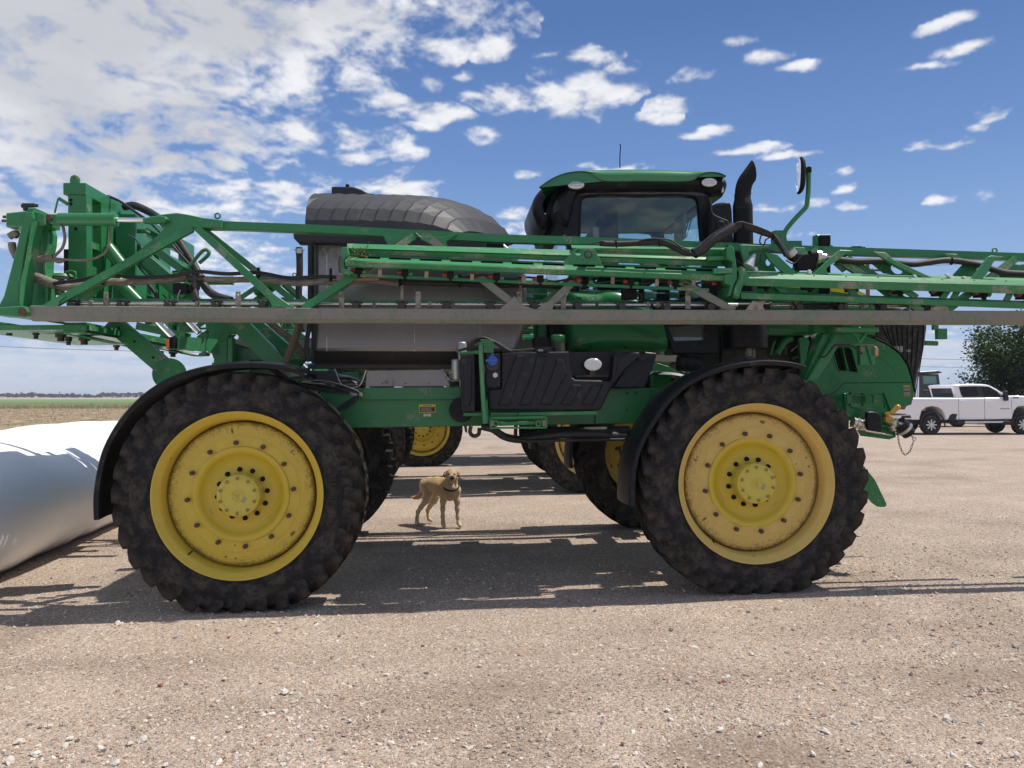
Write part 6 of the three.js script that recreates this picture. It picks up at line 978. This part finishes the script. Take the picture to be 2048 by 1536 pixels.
{ // black lorry behind the pickup
  const lo = thing('lorry', 'black lorry cab with a sun visor, half hidden behind the white pickup', 'lorry');
  lo.position.set(24, ground(24), -40.5); lo.rotation.y = .04; const LP = tracer(lo), t3 = (q, w = 0) => LP(...Tc(...q), w), t2 = (list, w = 0) => list.map(q => { const v = t3(q, w); return [v.x, v.y]; });
  const dk = new THREE.MeshPhysicalMaterial({ color: new THREE.Color().setRGB(.015, .015, .017), roughness: .35, clearcoat: .5 });
  add(lo, 'cab', extr(t2([[170, 160], [520, 165], [545, 360], [700, 400], [1100, 440], [1120, 900], [170, 900]]), 0, 2.0, .04, [t2([[215, 185], [500, 178], [520, 350], [228, 356]])], 2), dk);
  add(lo, 'side_window', extr(t2([[212, 182], [502, 176], [522, 352], [226, 358]], -.06), -.06, .01, 0), new THREE.MeshPhysicalMaterial({ color: new THREE.Color().setRGB(.35, .62, .58), roughness: .05, transmission: .6, thickness: 0 }));
  for (const x of [340, 395, 460]) add(lo, 'window_post', bar(t3([x - 10, 190], -.2), t3([x + 15, 350], -.2), .04, .03), dk);
  add(lo, 'sun_visor', extr(t2([[180, 118], [490, 100], [590, 132], [500, 158], [180, 150]], .08), .08, 2.1, .02), dk);
  add(lo, 'exhaust_stack', rod(t3([135, 600], -.1), t3([135, 205], -.1), .09, .09, 16), M.chrome);
  { const a = t3([240, 430], .006), b = t3([365, 512], .006); const g = new THREE.PlaneGeometry(b.x - a.x, a.y - b.y); g.translate((a.x + b.x) / 2, (a.y + b.y) / 2, a.z); add(lo, 'door_lettering', g, new THREE.MeshStandardMaterial({ map: labelTex(256, 160, (x, w, h) => { x.fillStyle = '#101012'; x.fillRect(0, 0, w, h); x.fillStyle = '#8f9296'; x.font = 'bold 74px serif'; x.fillText('HRST L', 4, 72); x.font = 'bold 36px serif'; x.fillText('FRM', 100, 140); }), roughness: .5 })); }
  for (const [x, z] of [[880, -.1], [880, -1.9], [-300, -.1], [-700, -.1]]) add(lo, 'wheel', (() => { const p = t3([x, 1040], z), g = latheZ([[.28, -.03], [.33, 0], [.46, -.01], [.5, -.06], [.5, -.22], [.46, -.27], [.28, -.25]], 36); g.translate(p.x, .5, z); return g; })(), M.rubber);
  add(lo, 'frame', box(9, .3, .9, -1.5, .95, -1), dk);
}
// ================= trees =================
function leafTree(name, label, cx, cz, groundY, H, R, base, nClump, leaves, col, seed, group, leafSize = .16) {
  const r = rng(seed), t = thing(name, label, 'tree', group), trunkTop = V(cx + .1, groundY + H * .72, cz);
  const limbs = [rod(V(cx, groundY - .1, cz), V(cx + .05, groundY + H * .3, cz), R * .09, R * .065, 10), rod(V(cx + .05, groundY + H * .3, cz), trunkTop, R * .065, R * .02, 8)];
  const pos = [], nor = [], c3 = [];
  const clumps = [];
  for (let i = 0; i < nClump; i++) {
    const a = r() * 6.283, el = Math.acos(1 - 1.75 * r()), rr = Math.pow(.35 + .65 * r(), .6), wob = .52 + .92 * fbm(Math.cos(a) * 2.2 + seed, Math.sin(a) * 2.2 + el * 1.9, 0, 3);
    const c = V(cx + Math.sin(el) * Math.cos(a) * R * rr * wob, groundY + base + (H - base) * (.5 + .5 * Math.cos(el) * rr * wob), cz + Math.sin(el) * Math.sin(a) * R * rr * wob);
    clumps.push(c);
    if (i % 9 === 0) limbs.push(rod(V(cx + .05, groundY + H * (.22 + .35 * r()), cz), c, R * .025, R * .006, 5));
  }
  for (let i = 0; i < leaves; i++) {
    const c = clumps[(r() * nClump) | 0], s = R * (.10 + .10 * r()), d = V(r() * 2 - 1, (r() * 2 - 1) * .7, r() * 2 - 1), p = c.clone().addScaledVector(d, s);
    const u = V(r() - .5, (r() - .5) * .6, r() - .5).normalize(), v = V(r() - .5, r() - .5, r() - .5).cross(u).normalize(), l = leafSize * (.6 + .8 * r()), k = .6 + .75 * r();
    const P0 = p.clone().addScaledVector(u, -l * .5), P1 = p.clone().addScaledVector(v, l * .3), P2_ = p.clone().addScaledVector(u, l * .5), P3 = p.clone().addScaledVector(v, -l * .3), nn = u.clone().cross(v);
    for (const q of [P0, P1, P2_, P0, P2_, P3]) { pos.push(q.x, q.y, q.z); nor.push(nn.x, nn.y, nn.z); c3.push(col[0] * k, col[1] * k, col[2] * k); }
  }
  const g = new THREE.BufferGeometry(); g.setAttribute('position', new THREE.Float32BufferAttribute(pos, 3)); g.setAttribute('normal', new THREE.Float32BufferAttribute(nor, 3)); g.setAttribute('color', new THREE.Float32BufferAttribute(c3, 3));
  add(t, 'trunk', limbs, std(.10, .075, .055, .9));
  add(t, 'crown', g, new THREE.MeshPhysicalMaterial({ vertexColors: true, roughness: .7, transmission: .25, thickness: 0, side: THREE.DoubleSide }));
  return t;
}
leafTree('broadleaf_tree', 'large dark green broadleaf tree standing behind the white pickup', 32.6, -47, .08, 6.9, 4.4, .4, 190, 24000, [.17, .29, .075], 3, undefined, .17);
leafTree('broadleaf_tree', 'lower dark tree at the right edge, behind the pickup bonnet', 36.5, -52, .08, 6.2, 4.6, .3, 150, 15000, [.10, .19, .055], 9, undefined, .19);
// far line of trees on the horizon
{ const r = rng(21); const ordn = 'first second third fourth fifth sixth seventh eighth ninth tenth eleventh twelfth thirteenth fourteenth fifteenth sixteenth seventeenth eighteenth nineteenth twentieth twenty-first twenty-second twenty-third twenty-fourth twenty-fifth twenty-sixth twenty-seventh twenty-eighth'.split(' ');
  for (let i = 0; i < 28; i++) {
  const gap = i > 15 && i < 19, Z = 820 + 90 * r(), px = 2 + i * 10.6 + 3 * r(), x = (px - 1024) / FPX * Z, H = (i < 8 ? 4.2 : i < 16 ? 3.4 : gap ? 2.2 : 4.4) + 1.8 * r(), R = 4.2 + 2.2 * r();
  leafTree('horizon_tree', `${ordn[i]} dark tree from the left in the far line on the left horizon`, x, -Z, -.09, H, R, -.3, 26, 420, [.075, .10, .065], 100 + i, 'trees along the left horizon', 1.5);
} }
{ const x = (119 - 1024) / FPX * 800, m = thing('radio_mast', 'thin mast standing among the far trees on the left horizon', 'mast'); add(m, 'mast_pole', rod(V(x, -.1, -800), V(x, 6.6, -800), .7, .35, 6), std(.12, .12, .13, .8)); }
// tall dry grass along the field edge
{ const r = rng(8), g = new THREE.BufferGeometry(), pos = []; for (let i = 0; i < 5; i++) { const a = i * 1.25, dx = Math.cos(a) * .12, dz = Math.sin(a) * .12; pos.push(-.02 + dx * .2, 0, dz * .2, .02 + dx * .2, 0, dz * .2, dx, 1, dz); } g.setAttribute('position', new THREE.Float32BufferAttribute(pos, 3)); g.computeVertexNormals();
  const n = 5200, im = new THREE.InstancedMesh(g, new THREE.MeshStandardMaterial({ color: 0xffffff, roughness: 1, side: THREE.DoubleSide }), n), m = new THREE.Matrix4(), c = new THREE.Color();
  for (let i = 0; i < n; i++) { const edge = i < 2600, Z = edge ? 108 + 14 * r() : 24 + 84 * Math.pow(r(), .7), x = -Z * (.40 + .36 * r()), s = edge ? .35 + .6 * r() * r() : .07 + .14 * r(); m.compose(V(x, -.09, -Z), new THREE.Quaternion().setFromAxisAngle(V(0, 1, 0), r() * 6), V(s * (edge ? 1.2 : 3), s, s * (edge ? 1.2 : 3))); im.setMatrixAt(i, m); const k = .7 + .5 * r(); c.setRGB(.42 * k, .33 * k, .18 * k); im.setColorAt(i, c); }
  im.name = 'dry_grass'; im.castShadow = im.receiveShadow = true; im.userData = { kind: 'stuff', label: 'dry grass and straw on the stubble field at the left', category: 'grass' }; scene.add(im); }
// ================= pole and wires =================
{ const wood = std(.13, .085, .055, .85), z = -62, at = (px, py) => { const d = V((px - 1024) / FPX, (768 - py) / FPX, -1).applyEuler(camera.rotation); return V(0, EYE, 0).addScaledVector(d, z / d.z); };
  const p = thing('utility_pole', 'brown wooden utility pole with a cross arm, seen through the boom on the right', 'pole'), top = at(1735, 526);
  add(p, 'pole_shaft', rod(V(top.x, 0, z), top, .19, .15, 10), wood); const a = at(1733, 541), b = at(1768, 541); add(p, 'cross_arm', bar(V(a.x - .6, a.y, z + .15), V(b.x + .2, b.y, z + .15), .16, .12), wood); for (const x of [1745, 1760]) add(p, 'insulator', rod(at(x, 540), at(x, 536), .08, .05, 8), std(.5, .48, .45, .4));
  const wire = (label, q0, q1, zz, sag) => { const f = (px, py) => { const d = V((px - 1024) / FPX, (768 - py) / FPX, -1).applyEuler(camera.rotation); return V(0, EYE, 0).addScaledVector(d, zz / d.z); }; const s = f(...q0), e = f(...q1), m = s.clone().add(e).multiplyScalar(.5); m.y -= sag; const o = add(scene, numbered('power_line'), new THREE.TubeGeometry(new THREE.CatmullRomCurve3([s, m, e]), 40, -zz * .00028, 5), std(.03, .03, .03, .6)); tag(o, label, 'power line', 'power lines'); };
  wire('thin power line crossing the low sky below the rear boom rack', [-200, 684], [420, 706], -180, .3); wire('power line rising to the right edge above the boom', [1760, 536], [2300, 448], -62, 1.0); wire('upper power line low in the sky between grille and tree', [1700, 714], [2200, 717], -200, .5); wire('lower power line low in the sky between grille and tree', [1700, 730], [2200, 732], -200, .5); }
// ================= gravel and stones =================
const stoneGeo = [0, 1, 2].map(k => { const g = new THREE.IcosahedronGeometry(1, 1), p = g.attributes.position, s = V(); for (let i = 0; i < p.count; i++) { s.fromBufferAttribute(p, i); const n = .50 + .9 * vn(s.x * 2.3 + k * 9 + 20, s.y * 2.3 + s.z * 1.9 + 20); p.setXYZ(i, s.x * n, s.y * n * .55, s.z * n * .85); } g.computeVertexNormals(); return g; });
const stoneTones = [[.52, .43, .34], [.58, .50, .42], [.44, .34, .26], [.40, .28, .21], [.36, .31, .27], [.64, .58, .51], [.45, .30, .21], [.16, .14, .13]];
{ const r = rng(4), mat = new THREE.MeshStandardMaterial({ color: 0xffffff, roughness: .9 }), N3 = [90000, 60000, 16000, 3600], m = new THREE.Matrix4(), q = new THREE.Quaternion(), e = new THREE.Euler(), c = new THREE.Color();
  N3.forEach((n, kind) => {
    const im = new THREE.InstancedMesh(stoneGeo[kind % 3], mat, n);
    for (let i = 0; i < n; i++) {
      let x, z, ok = 0; for (let t = 0; t < 6 && !ok; t++) { const Z = 3.2 + (kind === 0 ? 4.2 : kind === 1 ? 8 : kind === 2 ? 14 : 6) * Math.pow(r(), 1.25); x = (r() * 2 - 1) * (Z * .74 + .3); z = -Z; ok = r() > soil(x, z) * .9 && r() < .35 + 1.1 * fbm(x * 1.7 + 5, z * 1.7, 0, 3) && (kind < 3 || r() < 1.3 * Math.exp(-Math.pow(Math.hypot(x + 2.4, (z + 3.7) * 1.6) / .7, 2)) + sst(.55, .72, fbm(x * .9 + 44, z * 1.3 + 7, 0, 3))); }
      const s = (kind === 0 ? .0027 : kind === 1 ? .0043 : kind === 2 ? .0064 : .0108) * (.6 + 1.1 * r() * r());
      e.set(r() * .6, r() * 6.3, r() * .6); q.setFromEuler(e); m.compose(V(x, ground(x, z) + .018 * (fbm(x * .9 + 20, z * .9 + 20, 0, 3) - .5) + .010 * (fbm(x * 3.7, z * 3.7, 0, 3) - .5) - .006 + s * .25, z), q, V(s * (.8 + .7 * r()), s * (.6 + .5 * r()), s)); im.setMatrixAt(i, m);
      const t = stoneTones[r() < .9 ? (r() * 6) | 0 : 6 + ((r() * 2) | 0)], k = .75 + .4 * r(); c.setRGB(t[0] * k, t[1] * k, t[2] * k); im.setColorAt(i, c);
    }
    im.name = numbered('gravel'); im.castShadow = im.receiveShadow = true; im.userData = { kind: 'stuff', label: ['fine loose gravel grains over the yard', 'loose gravel grains over the yard', 'coarse loose gravel over the yard', 'drifts of small loose stones on the yard'][kind], category: 'gravel' }; scene.add(im);
  });
  // larger single stones
  const white = [.66, .64, .59], tan = [.48, .36, .24], red = [.42, .13, .07], grey = [.33, .32, .31], pale = [.56, .49, .41];
  const L = { pale: 'pale stone lying loose on the foreground gravel', tan: 'tan brown stone lying loose on the foreground gravel', red: 'small brick red stone lying on the foreground gravel', grey: 'grey stone lying loose on the foreground gravel', white: 'whitish stone lying loose on the foreground gravel' };
  const list = [[570, 1380, 19, 'white'], [236, 1245, 13, 'pale'], [262, 1246, 11, 'tan'], [350, 1272, 12, 'grey'], [389, 1277, 13, 'tan'], [458, 1273, 8, 'red'], [547, 1244, 11, 'pale'], [555, 1262, 14, 'pale'], [381, 1324, 12, 'white'], [320, 1368, 12, 'red'], [448, 1356, 11, 'white'], [200, 1493, 16, 'white'], [260, 1484, 17, 'pale'], [285, 1478, 19, 'pale'], [455, 1512, 19, 'tan'], [40, 1480, 19, 'pale'], [70, 1505, 18, 'white'], [130, 1490, 16, 'pale'], [100, 1450, 13, 'pale'], [20, 1520, 22, 'pale'], [60, 1445, 12, 'grey'], [138, 1475, 14, 'white'], [230, 1525, 17, 'white'], [330, 1528, 14, 'white'], [300, 1430, 10, 'pale'], [80, 1530, 16, 'tan'], [1497, 1221, 13, 'grey'], [1387, 1293, 13, 'white'], [1505, 1308, 15, 'white'], [1455, 1352, 12, 'white'], [1440, 1363, 9, 'red'], [1673, 1377, 14, 'tan'], [1692, 1362, 12, 'grey'], [1640, 1366, 12, 'white'], [1665, 1408, 11, 'grey'], [1664, 1433, 15, 'white'], [1625, 1427, 12, 'grey'], [1708, 1444, 13, 'grey'], [1893, 1434, 24, 'pale'], [1872, 1429, 12, 'pale'], [1910, 1441, 12, 'grey'], [1440, 1457, 16, 'white'], [1521, 1466, 11, 'white'], [1653, 1461, 19, 'pale'], [1626, 1505, 13, 'white'], [1519, 1530, 15, 'white'], [1335, 1418, 14, 'white'], [1340, 1436, 13, 'white'], [1937, 1529, 16, 'white'], [2030, 1508, 18, 'pale'], [1905, 1507, 14, 'white'], [1960, 1387, 9, 'red'], [1865, 1268, 11, 'grey'], [1910, 1285, 14, 'grey'], [2030, 1290, 14, 'grey'], [1862, 1310, 12, 'grey'], [1780, 1275, 12, 'tan'], [1730, 1280, 10, 'grey'], [1570, 1290, 10, 'grey'], [1200, 1290, 11, 'pale'], [1120, 1420, 12, 'pale'], [960, 1330, 10, 'pale'], [1010, 1500, 12, 'tan'], [820, 1460, 12, 'pale'], [700, 1440, 11, 'white'], [845, 1290, 9, 'red'], [1245, 1485, 11, 'red']];
  const mats = { white: dusty(white, pale, .3, .1, { rough: .9 }), tan: dusty(tan, pale, .2, .1, { rough: .9 }), red: dusty(red, tan, .2, .1, { rough: .9 }), grey: dusty(grey, pale, .25, .1, { rough: .9 }), pale: dusty(pale, white, .3, .1, { rough: .9 }) };
  const ord = ['leftmost', 'second from left', 'third from left', 'fourth from left', 'fifth from left', 'sixth from left', 'seventh from left', 'eighth from left', 'ninth from left', 'tenth from left', 'eleventh from left', 'twelfth from left'];
  const zone = ([x, y]) => x < 160 && y > 1420 ? 'in the lower left corner' : x < 700 && y < 1300 ? 'just in front of the rear wheel' : x < 700 ? 'in the left foreground' : x < 1300 ? 'in the middle foreground' : y < 1330 ? 'just in front of the front wheel' : y < 1420 ? 'in the right foreground' : 'along the lower right edge';
  const tone = { pale: 'pale', tan: 'tan brown', red: 'brick red', grey: 'grey', white: 'whitish' };
  const labels = list.map((a, i) => { const same = list.filter(b => b[3] === a[3] && zone(b) === zone(a)).sort((p, q) => p[0] - q[0]); return same.length > 1 ? `${tone[a[3]]} stone ${zone(a)}, ${ord[same.indexOf(a)]}` : `only ${tone[a[3]]} stone ${zone(a)}`; });
  list.forEach(([px, py, s, t], i) => {
    const d = V((px - 1024) / FPX, (768 - py - s * .15) / FPX, -1).applyEuler(camera.rotation); let Z = EYE / -d.y, p = V(0, EYE, 0).addScaledVector(d, Z); p = V(0, EYE, 0).addScaledVector(d, (EYE - ground(p.x)) / -d.y);
    const k = s * -p.z / FPX * .44, o = add(scene, numbered('stone'), stoneGeo[i % 3], mats[t]); o.position.set(p.x, ground(p.x) + k * .10, p.z); o.rotation.set(r() * .4, r() * 6, r() * .4); o.scale.set(k * (.9 + .4 * r()), k * (.75 + .3 * r()), k); tag(o, labels[i], 'stone', 'larger stones on the gravel');
  });
  const twigs = [[[1575, 1432], [1640, 1438]], [[1650, 1448], [1682, 1460]], [[1500, 1373], [1535, 1367]], [[1785, 1427], [1808, 1429]], [[2010, 1408], [2045, 1405]], [[905, 1400], [935, 1396]]];
  twigs.forEach(([a, b], i) => { const g2 = ([px, py]) => { const d = V((px - 1024) / FPX, (768 - py) / FPX, -1).applyEuler(camera.rotation); const p = V(0, EYE, 0).addScaledVector(d, (EYE - .02) / -d.y); p.y = ground(p.x) + .008; return p; }; const o = add(scene, numbered('straw'), rod(g2(a), g2(b), .003, .002, 6), std(.55, .43, .25, .8)); tag(o, ['long thin dry straw in the lower right foreground, leftmost of two', 'short dry straw in the lower right foreground beside the longer one', 'dry straw in front of the front wheel, left of the tan stone', 'dark short straw in the right foreground near the big pale stone', 'dry straw at the right edge of the foreground', 'dry straw in the middle foreground'][i], 'straw', 'straws on the gravel'); });
}
renderer.render(scene, camera);
